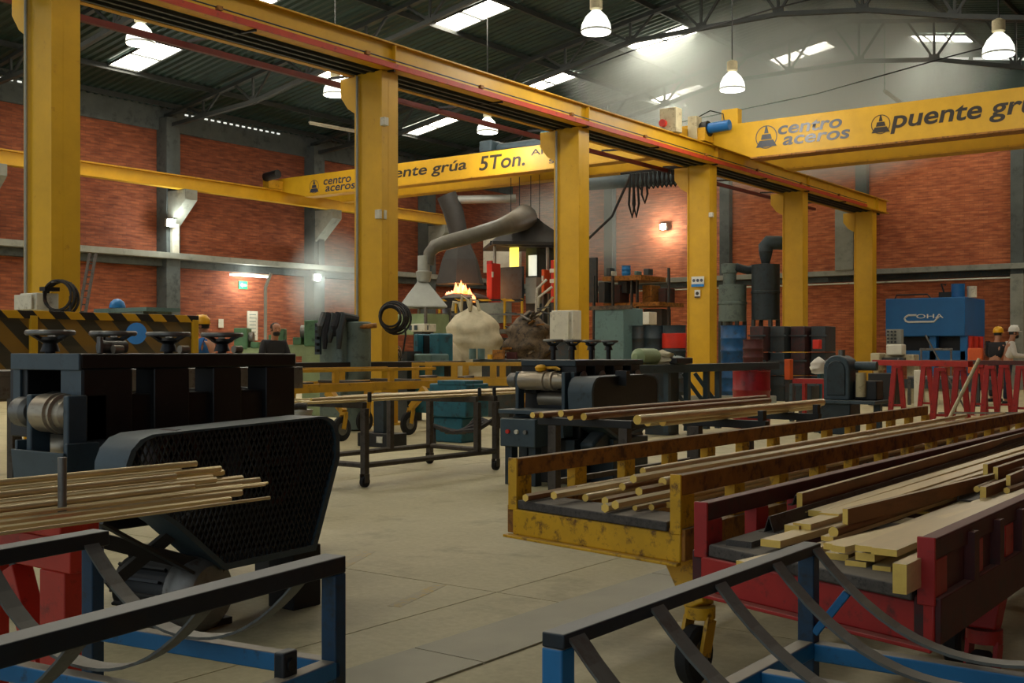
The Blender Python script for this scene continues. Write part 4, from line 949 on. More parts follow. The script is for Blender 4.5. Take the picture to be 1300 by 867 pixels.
# ================================================================== thick bars on a trestle table (centre right)
bt = thing('bar_table', 'dark steel table carrying two groups of thick round brass bars', 'table', (-4.2, 6.5, 0))
bz = 0.76
for (y, xa, xb_) in ((6.9, -4.85, -4.05), (8.55, -3.95, -3.35), (7.45, -3.95, -3.3), (9.3, -4.95, -4.3)):
    MB().box(xa, xb_, y-0.03, y+0.03, bz-0.055, bz).build('cross_beam', M['black'], bt, bevel=0.005)
for (x, y) in ((-4.72, 6.9), (-4.12, 6.9), (-3.5, 8.55), (-3.45, 7.45), (-3.85, 7.45), (-4.85, 9.3)):
    MB().box(x-0.035, x+0.035, y-0.035, y+0.035, 0, bz-0.055).build('leg', M['leg_steel'], bt, bevel=0.004)
for (x, y) in ((-4.42, 6.9), (-3.65, 7.45), (-4.3, 8.55)): pass
MB().box(-3.5, -3.46, 7.4, 8.6, bz-0.5, bz-0.46).build('side_rail', M['leg_steel'], bt)
MB().box(-4.78, -4.74, 6.9, 9.3, bz-0.5, bz-0.46).build('side_rail', M['leg_steel'], bt)
for (x, y) in ((-3.34, 7.45), (-3.38, 8.55)): MB().box(x-0.02, x+0.02, y-0.03, y+0.03, bz, bz+0.07).build('stop_lug', M['black'], bt)
for i, (px, py, zo, r_, L_) in enumerate([(676, 527, 0, .022, 3.7), (687, 527, 0, .021, 3.6), (712, 525, .03, .024, 3.4), (724, 529, 0, .026, 3.3), (741, 529, 0.0, .026, 3.2)]):
    p = P(px, py, bz+zo+r_)
    stock('brass_bar', 'thick round brass bar in the left group on the dark table, %s from the left' % ORD[i], 'bar', 'thick brass bars in the left group', (p[0], p[1], bz+zo), L_, ('round', r_), M['brass_dull'], 0.004*(i-2))
for i, (px, py, zo, r_, L_) in enumerate([(809, 533, .03, .030, 3.0), (822, 536, 0, .027, 2.9), (841, 536, 0, .026, 2.7)]):
    p = P(px, py, bz+zo+r_)
    stock('brass_bar', 'thick bright brass bar in the right group on the dark table, %s from the left' % ORD[i], 'bar', 'thick brass bars in the right group', (p[0], p[1], bz+zo), L_, ('round', r_), M['brass_bright'], 0.006*(i-1))

# ================================================================== floor strip and floor paint
fs = thing('floor_plate', 'long grey chequered steel strip laid along the concrete floor', 'plate', (-3.0, 2, 0))
for i in range(4):
    y0 = 1.6 + i*2.0
    MB().box(-3.17, -2.8, y0, y0+1.99, 0.0, 0.008).build('strip_section', M['strip'], fs, smooth=0)
for i, (px0, py0, px1, py1) in enumerate(((430, 722, 470, 700), (500, 770, 560, 742))):
    a = Vector(flr(px0, py0)); b_ = Vector(flr(px1, py1))
    tag(MB().bar(a + Vector((0, 0, .0005)), b_ + Vector((0, 0, .0005)), 0.07, 0.0015).build('floor_line', M['floor_paint'], loc=a), ('faded yellow paint dash on the floor beside the black mill', 'very faint yellow paint dash in the middle of the open floor')[i], 'floor paint')

# ================================================================== BACKGROUND MACHINERY
from mathutils import noise as NZ
def boxat(b, px0, px1, py0, py1, d, depth, m=0):
    """box facing the camera bay: measured pixel span at depth d, pushed back along +Y by depth"""
    (xa, ya), (xb_, yb_) = xy(px0, d), xy(px1, d)
    w = math.hypot(xb_-xa, yb_-ya)
    xc, yc = (xa+xb_)/2, (ya+yb_)/2
    l = ((px0+px1)/2-650)/FOC; view = SN*l+CS, -(CS*l-SN)       # (cos, sin) between the view ray and +Y
    n = math.hypot(1, l); f = (view[0] + abs(view[1])*min(1.0, depth/max(w, .01)))/n
    hw = w/f/2
    b.box(xc-hw, xc+hw, yc, yc+depth, zz(py1, d), zz(py0, d), m)
    return b
def drum(label, px, d, z0, m, r=0.29, h=0.88, band=None, group='steel drums in the back yard of the hall', lid=True):
    x, y = xy(px, d)
    t = thing('steel_drum', label, 'drum', (x, y, z0), group)
    prof = [(r*0.97, 0), (r, 0.01), (r, 0.02)]
    for q in (0.33, 0.66): prof += [(r, h*q-0.03), (r+0.012, h*q-0.012), (r+0.012, h*q+0.012), (r, h*q+0.03)]
    prof += [(r, h-0.02), (r+0.008, h-0.012), (r+0.008, h), (r-0.012, h), (r-0.012, h-0.02), (0, h-0.02)]
    MB().lathe(prof, (x, y, z0), n=24).build('barrel', M[m], t)
    if band: MB().lathe([(r+0.002, h*0.4), (r+0.014, h*0.41), (r+0.014, h*0.78), (r+0.002, h*0.79)], (x, y, z0), n=24).build('band', M[band], t)
    MB().cyl((x+r*0.5, y, z0+h-0.02), (x+r*0.5, y, z0+h+0.005), 0.035, 10).build('bung', M['steel'], t)
    return t
def blob(px, d, z0, rx, ry, h, seed, amp=0.12, n=26, lev=18, ex=3.0):
    """sagging sack or heap"""
    x, y = xy(px, d); b = MB(); off = Vector((seed*7.3, seed*3.1, 0))
    for i in range(lev+1):
        u = i/lev; k = (1-abs(2*u-0.86)**ex*0.55) if u > .43 else (1-abs(2*u-0.86)**ex*0.25)
        if u > 0.9: k *= 1-(u-0.9)*4.5
        for j in range(n):
            a = 2*PI*j/n; p = Vector((math.cos(a)*1.4, math.sin(a)*1.4, u*3.4)) + off
            q = k*(1 + amp*NZ.noise(p*1.3) + amp*0.6*NZ.noise(p*3.1) + amp*0.45*math.sin(u*34+3*NZ.noise(p)))
            b.v.append((x+rx*q*math.cos(a), y+ry*q*math.sin(a), z0+h*u+0.04*NZ.noise(p*2)))
    for i in range(lev):
        for j in range(n):
            a, c = i*n+j, i*n+(j+1) % n; b.f.append((a, c, c+n, a+n))
    b.f += [tuple(range(n-1, -1, -1)), tuple(lev*n+k for k in range(n))]; b.mi = [0]*len(b.f)
    return b

# ---- hazard striped guard, grey work table, things round the first column
hb = thing('hazard_barrier', 'yellow and black striped machine barrier behind the black mill at left', 'barrier', (-10.7, 6, 0))
MB().box(-10.74, -10.66, 3.8, 8.38, 1.57, 1.65).build('striped_rail', M['hazard'], hb, bevel=0.004)
MB().box(-10.72, -10.68, 3.8, 8.34, 0.75, 1.57).build('striped_panel', M['hazard_dirty'], hb, smooth=0)
for y in (3.85, 5.9, 6.35, 8.33): MB().box(-10.73, -10.65, y-0.04, y+0.04, 0, 1.6).build('post', M['yellow'], hb, bevel=0.004)
tag(MB().lathe([(0, 0), (0.1, 0.0), (0.11, 0.02), (0.0, 0.025)], xy(174, 11.5)+(1.42,), (0.6, -1, 0.1), n=20).build('plastic_disc', M['blue_plastic'], loc=xy(174, 11.5)+(1.42,)), 'blue oval lid hung on the faded striped barrier', 'disc')
wt = thing('work_table', 'long grey steel work table edge seen behind the black mill', 'table', (-7.9, 5.5, 0))
MB().box(-8.6, -7.9, 2.6, 7.4, 1.06, 1.1).build('table_top', M['steel'], wt, bevel=0.005)
MB().box(-7.93, -7.9, 2.6, 7.4, 0.9, 1.06).build('apron', M['steel'], wt)
for y in (2.7, 4.9, 7.3):
    for x in (-8.5, -8.0): MB().box(x-0.04, x+0.04, y-0.04, y+0.04, 0, 1.06).build('leg', M['yellow_dirty' if y < 3 else 'leg_steel'], wt)
eb = thing('electrical_box', 'white electrical box on the nearest yellow column above the striped barrier', 'electrical box', xy(36, 14.2)+(1.7,))
boxat(MB(), 14, 57, 372, 394, 14.0, 0.3).build('case', M['white'], eb, bevel=0.01)
boxat(MB(), 17, 40, 374, 393, 13.98, 0.02).build('door', M['white'], eb, bevel=0.006)
MB().box(*[v for p in zip(xy(50, 14.0), (xy(50, 14.0)[0]+0.12, xy(50, 14.0)[1]+0.2)) for v in p], 1.98, 2.03).build('cable_gland', M['black'], eb)
def coil(name, label, px, py, d, r, m, turns=5, tilt=0.0):
    x, y = xy(px, d); z = zz(py, d); t = thing(name, label, 'hose', (x, y, z))
    rr = random.Random(px)
    for k in range(turns):
        q = r*(1-0.05*k+0.03*rr.random()); ox, oz = rr.uniform(-.02, .02), rr.uniform(-.03, .02)
        pts = [(x+ox+q*math.cos(a)*0.82+.01*k, y-0.03*k-0.06+q*math.cos(a)*.5, z+oz+q*math.sin(a)) for a in [2*PI*i/22 for i in range(23)]]
        MB().tube(pts, 0.018, 6, caps=False).build('hose_loop', M[m], t)
    MB().tube([(x+r*.7, y-.05, z), (x+r*.95, y-.08, z-.3), (x+r*.6, y-.05, z-0.6)], 0.016, 6).build('hose_tail', M[m], t)
    MB().box(x-0.03, x+0.03, y-0.2, y+0.05, z+r*0.8, z+r*0.88).build('hanger', M['steel'], t)
    return t
coil('hose_coil', 'black hose coil hanging on the nearest yellow column', 85, 377, 14.1, 0.21, 'hose', 4)
coil('hose_coil', 'brown cable coil hanging on the second yellow column', 505, 403, 18.9, 0.26, 'hose', 8)
ld_ = thing('ladder', 'short grey ladder leaning behind the striped barrier', 'ladder', xy(104, 17)+(1.6,))
for s in (-1, 1):
    a, c = Vector(xy(104+s*4, 17)+(zz(400, 17),)), Vector(xy(118+s*4, 17.6)+(zz(322, 17.6),))
    MB().bar(a, c, 0.04, 0.03).build('stile', M['leg_steel'], ld_)
for i in range(9):
    u = (i+.5)/9
    p = [Vector(xy(104+s*4, 17)+(zz(400, 17),)).lerp(Vector(xy(118+s*4, 17.6)+(zz(322, 17.6),)), u) for s in (-1, 1)]
    MB().bar(p[0], p[1], 0.02, 0.02).build('rung', M['leg_steel'], ld_)
wb = thing('machine_bed', 'pale green flat machine bed behind the striped barrier', 'machine', xy(155, 17)+(0,))
boxat(MB(), 98, 205, 391, 396, 17, 0.6).build('table_top', M['teal_bin'], wb)
boxat(MB(), 110, 198, 396, 551.6, 17, 0.5).build('cabinet', M['grey_green'], wb)
tag(MB().lathe([(0.12, 0), (0.12, 0.03), (0.1, 0.09), (0.05, 0.13), (0, 0.14)], xy(149, 17.2)+(zz(391, 17.2),), n=16).build('plastic_dome', M['blue_plastic'], loc=xy(149, 17.2)+(zz(391, 17.2),)), 'round blue cap on the pale machine bed', 'dome')
# ---- lathes and cabinets along the left wall
def lathe_machine(label, px0, px1, d, zt, body, head, flip=False):
    x0, y0 = xy(px0, d); x1, y1 = xy(px1, d); t = thing('lathe', label, 'machine', ((x0+x1)/2, (y0+y1)/2, 0), 'lathes along the left wall')
    a, c = Vector((x0, y0, 0)), Vector((x1, y1, 0)); dr = (c-a).normalized(); L_ = (c-a).length; Z = Vector((0, 0, 1))
    MB().bar(a+Z*(zt-.35), c+Z*(zt-.35), 0.45, 0.22).build('bed', M[body], t, bevel=0.01)
    for u in (0.14, 0.84): MB().bar(a+dr*L_*u, a+dr*L_*u+Z*(zt-.45), 0.45, 0.4, up=dr).build('pedestal', M[body], t, bevel=0.01)
    u = 0.82 if flip else 0.16
    hb_ = MB().bar(a+dr*L_*(u-.16)+Z*(zt-.02), a+dr*L_*(u+.16)+Z*(zt-.02), 0.5, 0.5).build('headstock', M[head], t, bevel=0.02)
    s = -1 if flip else 1
    MB().cyl(a+dr*(L_*(u+s*.16))+Z*zt, a+dr*(L_*(u+s*.16)+s*.1)+Z*zt, 0.14, 16).build('chuck', M['steel'], t)
    v = 0.5; MB().bar(a+dr*L_*(v-.09)+Z*(zt-.17), a+dr*L_*(v+.09)+Z*(zt-.17), 0.5, 0.14).build('carriage', M[head], t, bevel=0.01)
    v = 0.12 if flip else .88
    MB().bar(a+dr*L_*(v-.07)+Z*(zt-.08), a+dr*L_*(v+.07)+Z*(zt-.08), 0.25, 0.3).build('tailstock', M[head], t, bevel=0.02)
    MB().box((a+dr*L_*v).x-.12, (a+dr*L_*v).x+.05, (a+dr*L_*v).y-.3, (a+dr*L_*v).y-.25, zt-.5, zt-.3).build('panel', M['white'], t)
    return t
lathe_machine('green lathe by the brick wall, in front of the white notice board', 300, 352, 27, 1.55, 'pale_green', 'lathe_green')
lathe_machine('green lathe next to the grey cabinets, left of the second column', 352, 408, 22, 1.6, 'pale_green', 'lathe_green', True)
gc = thing('grey_cabinet', 'grey machine cabinet with dark rags over its corner, left of the second column', 'cabinet', xy(418, 17.8)+(0,))
boxat(MB(), 395, 443, 405, 530, 17.8, 0.4).build('body', M['grey_green'], gc, bevel=0.03)
boxat(MB(), 398, 407, 410, 450, 17.74, 0.05).build('control_panel', M['teal_mid'], gc, bevel=0.005)
for k in range(5):
    p = xy(402.5, 17.7); MB().cyl((p[0], p[1]+.03, zz(413+8*k, 17.7)), (p[0], p[1]-.02, zz(413+8*k, 17.7)), 0.025, 10).build('knob', M['black'], gc)
gk = thing('grey_tank', 'rounded grey tank cabinet right beside the second yellow column', 'cabinet', xy(455, 17.6)+(0,))
x_, y_ = xy(454, 17.9)
MB().lathe([(0.2, 0.02), (0.21, 0.05), (0.21, 1.6), (0.22, 1.62), (0.22, 1.68), (0.19, 1.7), (0, 1.7)], (x_, y_, 0), n=22).build('tank', M['grey_green'], gk)
MB().cyl((x_+.15, y_-.1, 1.62), (x_+.36, y_+.05, 1.64), 0.04, 10).build('valve', M['rust'], gk)
rg = thing('rag_bundle', 'dark rags and hoses draped over the grey cabinet', 'rags', xy(424, 17.6)+(1.7,))
for k in range(5):
    p = xy(412+6*k, 17.65); z = zz(405, 17.6)
    MB().tube([(p[0], p[1]+.3, z+.02), (p[0], p[1]-.02, z+.05), (p[0]+.02, p[1]-.1, z-.12-.06*(k % 3)), (p[0]-.01, p[1]-.09, z-.26-.1*((k*2) % 3))], [0.05, .07, .065, .035], 8).build('rag', M['cloth_dark' if k % 2 else 'drum_dark'], rg)
sp = thing('signboard', 'tall white notice sheet on the left brick wall', 'sign', (XW+.03, 26.2, 2.4))
yA, yB = [xy(p, onX(p, XW+.03))[1] for p in (314, 327)]
d_ = onX(320, XW); MB().box(XW+.01, XW+.04, yA, yB, zz(432, d_), zz(395, d_)).build('sheet', M['white'], sp)
for k in range(7): MB().box(XW+.04, XW+.043, yA+.08, yB-.08, zz(399+4.4*k, d_)-.02, zz(399+4.4*k, d_)).build('printed_line', M['teal_bin'], sp)
d_ = onX(280, XW); q = xy(280, d_)[1]
tag(MB().box(XW+.01, XW+.03, q-.1, q+.1, zz(416, d_), zz(405, d_)).build('paper_notice', M['white'], loc=(XW, q, zz(411, d_))), 'small white paper notice on the left brick wall', 'sign')
d_ = onX(308, XW); q = xy(308, d_)[1]
es = thing('exit_sign', 'small green exit sign with a white arrow on the left brick wall', 'sign', (XW+.02, q, zz(362, d_)))
MB().box(XW+.0, XW+.03, q-.18, q+.18, zz(367, d_), zz(357, d_)).build('board', M['green_sign'], es)
zc = zz(362, d_)
MB().prism([(q-.13, zc), (q-.03, zc+.08), (q-.03, zc+.03), (q+.13, zc+.03), (q+.13, zc-.03), (q-.03, zc-.03), (q-.03, zc-.08)], 'x', XW+.03, XW+.036).build('arrow', M['letter_white'], es)
a = 34.0
tag(MB().tube([xy(337, a)+(0,), xy(337, a)+(zz(365, a),), xy(344, a)+(zz(347, a),)], 0.05, 8).build('cable_pipe', M['galv'], loc=xy(337, a)+(0,)), 'grey bent cable pipe standing before the left brick wall', 'pipe')
# ---- yellow bar carts in the middle distance
trolley('bar_trolley', 'dirty yellow bar cart standing in a row behind the rod table, left one', -12.3, -11.3, 8.9, 13.3, 8.9, 1.0, .80, 'yellow_dirty', 'yellow_dirty', 1.12,
        [(-11.25, 11.3, .17, 0.35, 'yellow_dirty'), (-11.3, 12.75, .17, -.25, 'yellow_dirty'), (-12.25, 11.2, .17, 0, 'yellow_dirty'), (-12.25, 12.8, .17, 0, 'yellow_dirty')], .045)
q = xy(541, 19.0)
tb = trolley('bar_trolley', 'dirty yellow bar cart standing crosswise behind the rod table, right one', q[0], q[0]+.95, q[1], q[1]+2.6, q[1], 1.06, .82, 'yellow_dirty', 'yellow_dirty', .62,
        [(q[0]+.5, q[1]+.4, .15, .3, 'yellow_dirty'), (q[0]+.9, q[1]+2.2, .15, -.3, 'yellow_dirty'), (q[0]+.05, q[1]+1.6, .15, .2, 'yellow_dirty')], .05)
tb.rotation_euler[2] = R(-62)
gr_ = thing('guide_rail', 'long black steel guide rail behind the yellow bar carts', 'rail', (-12.7, 12, 0))
MB().box(-12.85, -12.55, 8.4, 15.6, .98, 1.07).build('rail_top', M['black'], gr_, bevel=0.005)
for y in (9, 11, 13, 15.3): MB().box(-12.75, -12.65, y-.05, y+.05, 0, .98).build('leg', M['black'], gr_)
tm = thing('teal_machine_base', 'low teal machine base under the brass rods of the rod table', 'machine', xy(570, 15.5)+(0,))
boxat(MB(), 532, 604, 487, 530, 15.5, .5).build('block', M['teal_bright'], tm, bevel=.02)
boxat(MB(), 540, 596, 530, 561.9, 15.55, .4).build('base', M['teal_bright'], tm, bevel=.02)
boxat(MB(), 545, 600, 483, 489, 15.45, .4).build('cover', M['teal_bright'], tm, bevel=.01)
hs = thing('hose_bundle', 'black hoses lying on the floor behind the rod table', 'hose', xy(600, 14.5)+(0,))
for k in range(4):
    MB().tube([xy(548+6*k, 14.6)+(.3-.03*k,), xy(575+5*k, 14.4)+(.22,), xy(605, 14.2+.1*k)+(.26+.05*k,), xy(632, 14.3)+(.42-.04*k,), xy(645, 14.5)+(.3,)], .03, 6).build('hose', M['hose'], hs)
MB().tube([xy(550, 14.6)+(.3,), xy(551, 14.6)+(.03,)], .03, 6).build('hose_end', M['hose'], hs)
MB().tube([xy(645, 14.5)+(.3,), xy(646, 14.5)+(.03,)], .03, 6).build('hose_end', M['hose'], hs)
def wheelset(label, px, d):
    x, y = xy(px, d); t = thing('machine_plinth', label, 'machine foot', (x, y, 0))
    MB().box(x-.3, x+.3, y-.15, y+.15, 0.0, .18).build('plinth', M['black'], t, bevel=.01)
    MB().box(x-.08, x+.1, y-.08, y+.1, .18, .7).build('upright', M['teal_dark'], t, bevel=.01)
    for s in (-.15, .1): MB().box(x+s-.05, x+s+.05, y-.16, y-.15, .06, .14).build('tag', M['white'], t)
wheelset('black machine plinth with two white tags, behind the rod table', 485, 14.9)
bk = thing('white_bucket', 'white plastic bucket behind the belt guard of the black mill', 'bucket', xy(383, 7.2)+(.68,))
x_, y_ = xy(383, 7.2)
MB().lathe([(.055, .66), (.065, .86), (.07, .865), (.07, .88), (.058, .875), (.05, .7), (0, .69)], (x_, y_, 0), n=18).build('pail', M['white'], bk)
MB().box(x_-.07, x_+.07, y_-.07, y_+.07, 0, .66).build('pedestal', M['black'], bk)
x_, y_ = xy(366, 7.0)
tag(MB().tube([(x_, y_, .0), (x_, y_, .86), (x_+.012, y_+.01, .9), (x_+.05, y_+.04, .91), (x_+.09, y_+.07, .905)], .022, 10).build('bent_pipe', M['leg_steel'], loc=(x_, y_, 0)), 'short bent grey pipe beside the white bucket', 'pipe')

# ---- furnace area
M['duct'] = mat('sooty_galvanised_duct', (92, 88, 78), 0.55, 0.15, 0.2, 3.0)
M['scrap_dark'] = mat('sooty_sheet_metal', (44, 42, 38), 0.7, 0, 0.25, 3.0)
FZ = 28.0
fh = thing('fume_hood', 'white pyramid fume hood with a long grey duct bending to the right', 'fume hood', xy(536, FZ)+(zz(392, FZ),))
x_, y_ = xy(536, FZ)
zb_, zt_ = zz(391, FZ), zz(358, FZ)
MB().lathe([(.80, zb_), (.80, zb_+.03), (.17, zt_), (.17, zt_+.02)], (x_, y_, 0), (0, 0, 1), n=4).build('hood', M['galv'], fh, smooth=0)
MB().lathe([(.16, zt_), (.2, zt_+.25), (.15, zt_+.27), (.15, zz(325, FZ))], (x_+.05, y_, 0), n=14).build('collar', M['galv'], fh)
p0 = xy(544, FZ)
path = [p0+(zz(336, FZ),), xy(545, FZ)+(zz(322, FZ),), xy(552, FZ)+(zz(313, FZ),), xy(566, FZ)+(zz(308, FZ),), xy(600, FZ)+(zz(299, FZ),), xy(634, FZ+.6)+(zz(289, FZ+.6),), xy(650, FZ+2)+(zz(283.5, FZ+2),), xy(666, 32.0)+(zz(276, 32.0),)]
MB().tube(path, [.14, .15, .17, .18, .19, .21, .27, .36], 14).build('duct', M['duct'], fh)
MB().box(x_-.5, x_+.5, y_-.45, y_+.45, zz(425, FZ), zz(399, FZ)).build('glass_box', M['pale_green'], fh, bevel=.02)
for sx in (-.5, .5):
    for sy in (-.45, .45): MB().box(x_+sx-.03, x_+sx+.03, y_+sy-.03, y_+sy+.03, 0, zb_).build('leg', M['steel'], fh)
cr = thing('white_crate', 'white plastic crate below the pyramid fume hood', 'crate', xy(530, 26.5)+(1.4,))
boxat(MB(), 516, 545, 411, 421, 26.3, .4).build('tray', M['white'], cr, bevel=.01)
for k in range(4): boxat(MB(), 518+7*k, 522+7*k, 413, 419, 26.26, .04).build('slot', M['teal_mid'], cr)
boxat(MB(), 520, 541, 421, 513.8, 26.35, .4).build('stand', M['drum_dark'], cr)
fs_ = thing('furnace_stack', 'dark flared furnace stack rising to a pale duct under the roof', 'chimney', xy(584, 33)+(3,))
D = 33.0
x_, y_ = xy(584, D)
MB().lathe([(.74, zz(361, D)), (.55, zz(330, D)), (.3, zz(306, D)), (.26, zz(300, D))], (x_, y_, 0), n=6).build('flare', M['scrap_dark'], fs_, smooth=0)
MB().tube([(x_, y_, zz(304, D)), xy(576, D)+(zz(270, D),), xy(567, D)+(zz(248, D),)], [.26, .3, .3], 12).build('stack_pipe', M['scrap_dark'], fs_)
MB().tube([xy(567, D)+(zz(254, D),), xy(610, D)+(zz(253, D),), xy(655, D)+(zz(252, D),)], .12, 12).build('top_duct', M['galv'], fs_)
fu = thing('furnace', 'black crucible furnace with flames above its rim', 'furnace', xy(592, 31)+(0,))
x_, y_ = xy(590, 31)
MB().lathe([(.7, 0), (.72, 1.9), (.6, 2.2), (.66, zz(379, 31)), (.55, zz(375, 31)), (.3, zz(372, 31)), (0, zz(371, 31))], (x_, y_, 0), n=20).build('crucible', M['black'], fu)
MB().box(x_-.9, x_+.9, y_-.6, y_+.9, 0, 1.6).build('furnace_base', M['drum_dark'], fu)
fl_ = thing('fire', 'orange flames leaping above the furnace', 'fire', (x_, y_, zz(375, 31)))
rr = random.Random(3)
for k in range(13):
    fx = x_-.35+.085*k*.95; hh = .12+.36*math.exp(-((k-6)/3.4)**2)*rr.uniform(.6, 1.1); zb0 = zz(374, 31)-.05-max(0, k-8)*.045
    MB().lathe([(.02, 0), (.07, hh*.25), (.055, hh*.55), (.02, hh*.85), (0, hh)], (fx, y_-.35+.1*rr.random(), zb0), (rr.uniform(-.5, .1), 0, 1), n=8).build('tongue', M['flame_hot' if 3 < k < 9 and k % 2 else 'flame'], fl_)
ld = bpy.data.lights.new('fire_light', 'POINT'); ld.energy = 110; ld.color = (1.0, .36, .1); ld.shadow_soft_size = .4
lo = bpy.data.objects.new('fire_light', ld); C.objects.link(lo); lo.location = (-1.0, 1.0, .3); lo.parent = fl_
pf = thing('furnace_platform', 'steel platform with a yellow and black railing in front of the furnace', 'platform', xy(598, 29)+(0,))
D = 29.0
boxat(MB(), 545, 700, 418, 423, D, 1.2).build('deck', M['steel'], pf)
for px in (557, 578, 597, 640, 662): boxat(MB(), px-1.5, px+1.5, 379, 418, D, .05).build('rail_post', M['yellow'], pf)
for py in (381, 399):
    MB().bar(xy(555, D)+(zz(py, D),), xy(664, D)+(zz(py, D),), .05, .05).build('rail', M['hazard'] if py == 381 else M['steel'], pf)
for px in (550, 610, 690): boxat(MB(), px-2, px+2, 423, 512, D, .1).build('leg', M['drum_dark'], pf)
boxat(MB(), 604, 645, 384, 410, D+.3, .3).build('kick_panel', M['concrete_trim'], pf)
bo = thing('control_booth', 'small grey furnace booth under a dark pyramid roof with a lit yellow window', 'booth', xy(660, 32)+(0,))
D = 32.0
boxat(MB(), 629, 664, 339, 384, D, .1).build('wall_panel', M['teal_dark'], bo)
boxat(MB(), 663, 686, 308, 420, D+.2, 1.2).build('side_panel', M['teal_mid'], bo)
boxat(MB(), 612, 661, 295, 345, D+2.2, .08).build('back_sheet', M['white'], bo)
boxat(MB(), 646, 658, 314, 340, D+.05, .06).build('yellow_window', M['window_yellow'], bo)
fr = boxat(MB(), 667, 683, 321, 352, D+.12, .08).build('window_frame', M['teal_dark'], bo)
boxat(MB(), 670, 681, 324, 350, D+.05, .06).build('window_pane', M['window_white'], fr)
for px in (627, 694): boxat(MB(), px-1.6, px+1.6, 312, 420, D-.6, .08).build('post', M['galv'], bo)
x_, y_ = xy(668, D+.3)
MB().lathe([(1.55, zz(314, D)), (1.55, zz(310, D)), (.62, zz(284, D)), (.16, zz(268, D)), (.0, zz(267, D))], (x_, y_, 0), (0, 0, 1), n=4).build('pyramid_roof', M['scrap_dark'], bo, smooth=0)
MB().bar(xy(622, D-.6)+(zz(311, D),), xy(704, D-.6)+(zz(314, D),), .08, .12).build('eave_beam', M['black'], bo)
boxat(MB(), 664, 684, 352, 385, D-.3, .3).build('counter', M['concrete_trim'], bo)
def cab(name, label, cat, px0, px1, py0, py1, d, dep, m, extra=None, group=None, base=None):
    t = thing(name, label, cat, xy((px0+px1)/2, d)+(zz(py1, d),), group)
    boxat(MB(), px0, px1, py0, py1, d, dep).build('case', M[m], t, bevel=.015)
    if base: boxat(MB(), px0+.2*(px1-px0), px1-.2*(px1-px0), py1, 445+EYE*FOC/(d+.05), d+.05, dep*.6).build('stand', M['drum_dark'], t)
    for (nm, a0, a1, b0, b1, mm) in (extra or []): boxat(MB(), a0, a1, b0, b1, d-.03, .05).build(nm, M[mm], t)
    return t
cab('red_cabinet', 'orange red switch cabinet left of the grey furnace booth', 'cabinet', 615, 627, 334, 384, 31, .4, 'red_bright', [('label_plate', 620, 626, 345, 352, 'white'), ('cap', 617, 625, 331, 335, 'red')], None, 420)
cab('red_cabinet', 'red and white striped cabinet half hidden behind the third column', 'cabinet', 697, 707, 330, 384, 31, .4, 'red_bright', [('white_band', 697, 707, 341, 346, 'white'), ('white_band', 697, 707, 354, 359, 'white')], None, 420)
cab('extinguisher_box', 'small orange box with a dark lever beside the booth window', 'box', 686, 692, 342, 372, 31.2, .3, 'orange', [('lever', 687, 690, 350, 357, 'white')], None, 420)
pk = tag(MB().bar(xy(684, 24.9)+(zz(401, 24.9),), xy(702, 24.9)+(zz(377, 24.9),), .14, .05).build('wooden_board', M['cream'], loc=xy(695, 26)+(zz(387, 26),)), 'pale board leaning beside the third yellow column', 'board')
for (a0, b0, a1, b1, lab) in ((682, 366, 694, 355, 'striped red and white rod crossing the booth front'), (684, 377, 701, 364, 'lower striped rod in front of the booth')):
    tag(MB().tube([xy(a0-3, 30.3)+(zz(419, 30),), xy(a0, 30.1)+(zz(b0, 30),), xy(a1, 30)+(zz(b1, 30),)], .035, 8).build('barrier_rod', M['white'], loc=xy(a0, 30)+(zz(b0, 30),)), lab, 'rod')
# bags, scrap, small machines between second and third columns
b = blob(600, 24.2, .25, .62, .58, 1.95, 2, .11, lev=26, ex=4.5)
bb = thing('bulk_bag', 'big white woven bulk bag, slumped and tied, left of the scrap sack', 'bag', xy(600, 24.2)+(.25,))
b.build('sack', M['bag'], bb, smooth=70)
x_, y_ = xy(600, 24.2)
for (dx, dz) in ((-.28, .0), (-.05, .12), (.2, .05)):
    MB().tube([(x_+dx-.1, y_-.2, 2.1), (x_+dx-.03, y_-.25, 2.28+dz), (x_+dx+.08, y_-.2, 2.25+dz*.5), (x_+dx+.14, y_-.2, 2.08)], .035, 6).build('lifting_strap', M['bag'], bb)
MB().box(x_-.6, x_+.6, y_-.55, y_+.55, 0, .12).build('pallet', M['plank'], bb); MB().box(x_-.6, x_+.6, y_-.55, y_+.55, .16, .25).build('pallet', M['plank'], bb)
for s in (-.5, 0, .5): MB().box(x_+s-.06, x_+s+.06, y_-.55, y_+.55, .12, .16).build('pallet_block', M['plank'], bb)
tag(blob(572, 23.4, .0, .27, .25, 1.45, 5, .12).build('white_sack', M['bag'], loc=xy(572, 23.4)+(0,), smooth=70), 'smaller white sack leaning on the big bulk bag', 'bag')
ss = thing('scrap_sack', 'brown burst sack heaped with scrap metal, left of the white cabinet', 'scrap', xy(672, 24.8)+(0,))
blob(672, 24.8, .2, .56, .5, 1.9, 9, .22, lev=24).build('sack', M['scrap'], ss, smooth=70)
rr = random.Random(12)
x_, y_ = xy(672, 24.8)
for k in range(14):
    a = rr.uniform(-.5, .4); z = rr.uniform(1.75, 2.15)
    MB().bar((x_+a, y_-.2, z), (x_+a+rr.uniform(.2, .5), y_-.3+rr.uniform(-.2, .2), z+rr.uniform(-.12, .3)), .06, .025).build('scrap_piece', M[rr.choice(['scrap', 'rust', 'steel', 'drum_dark'])], ss)
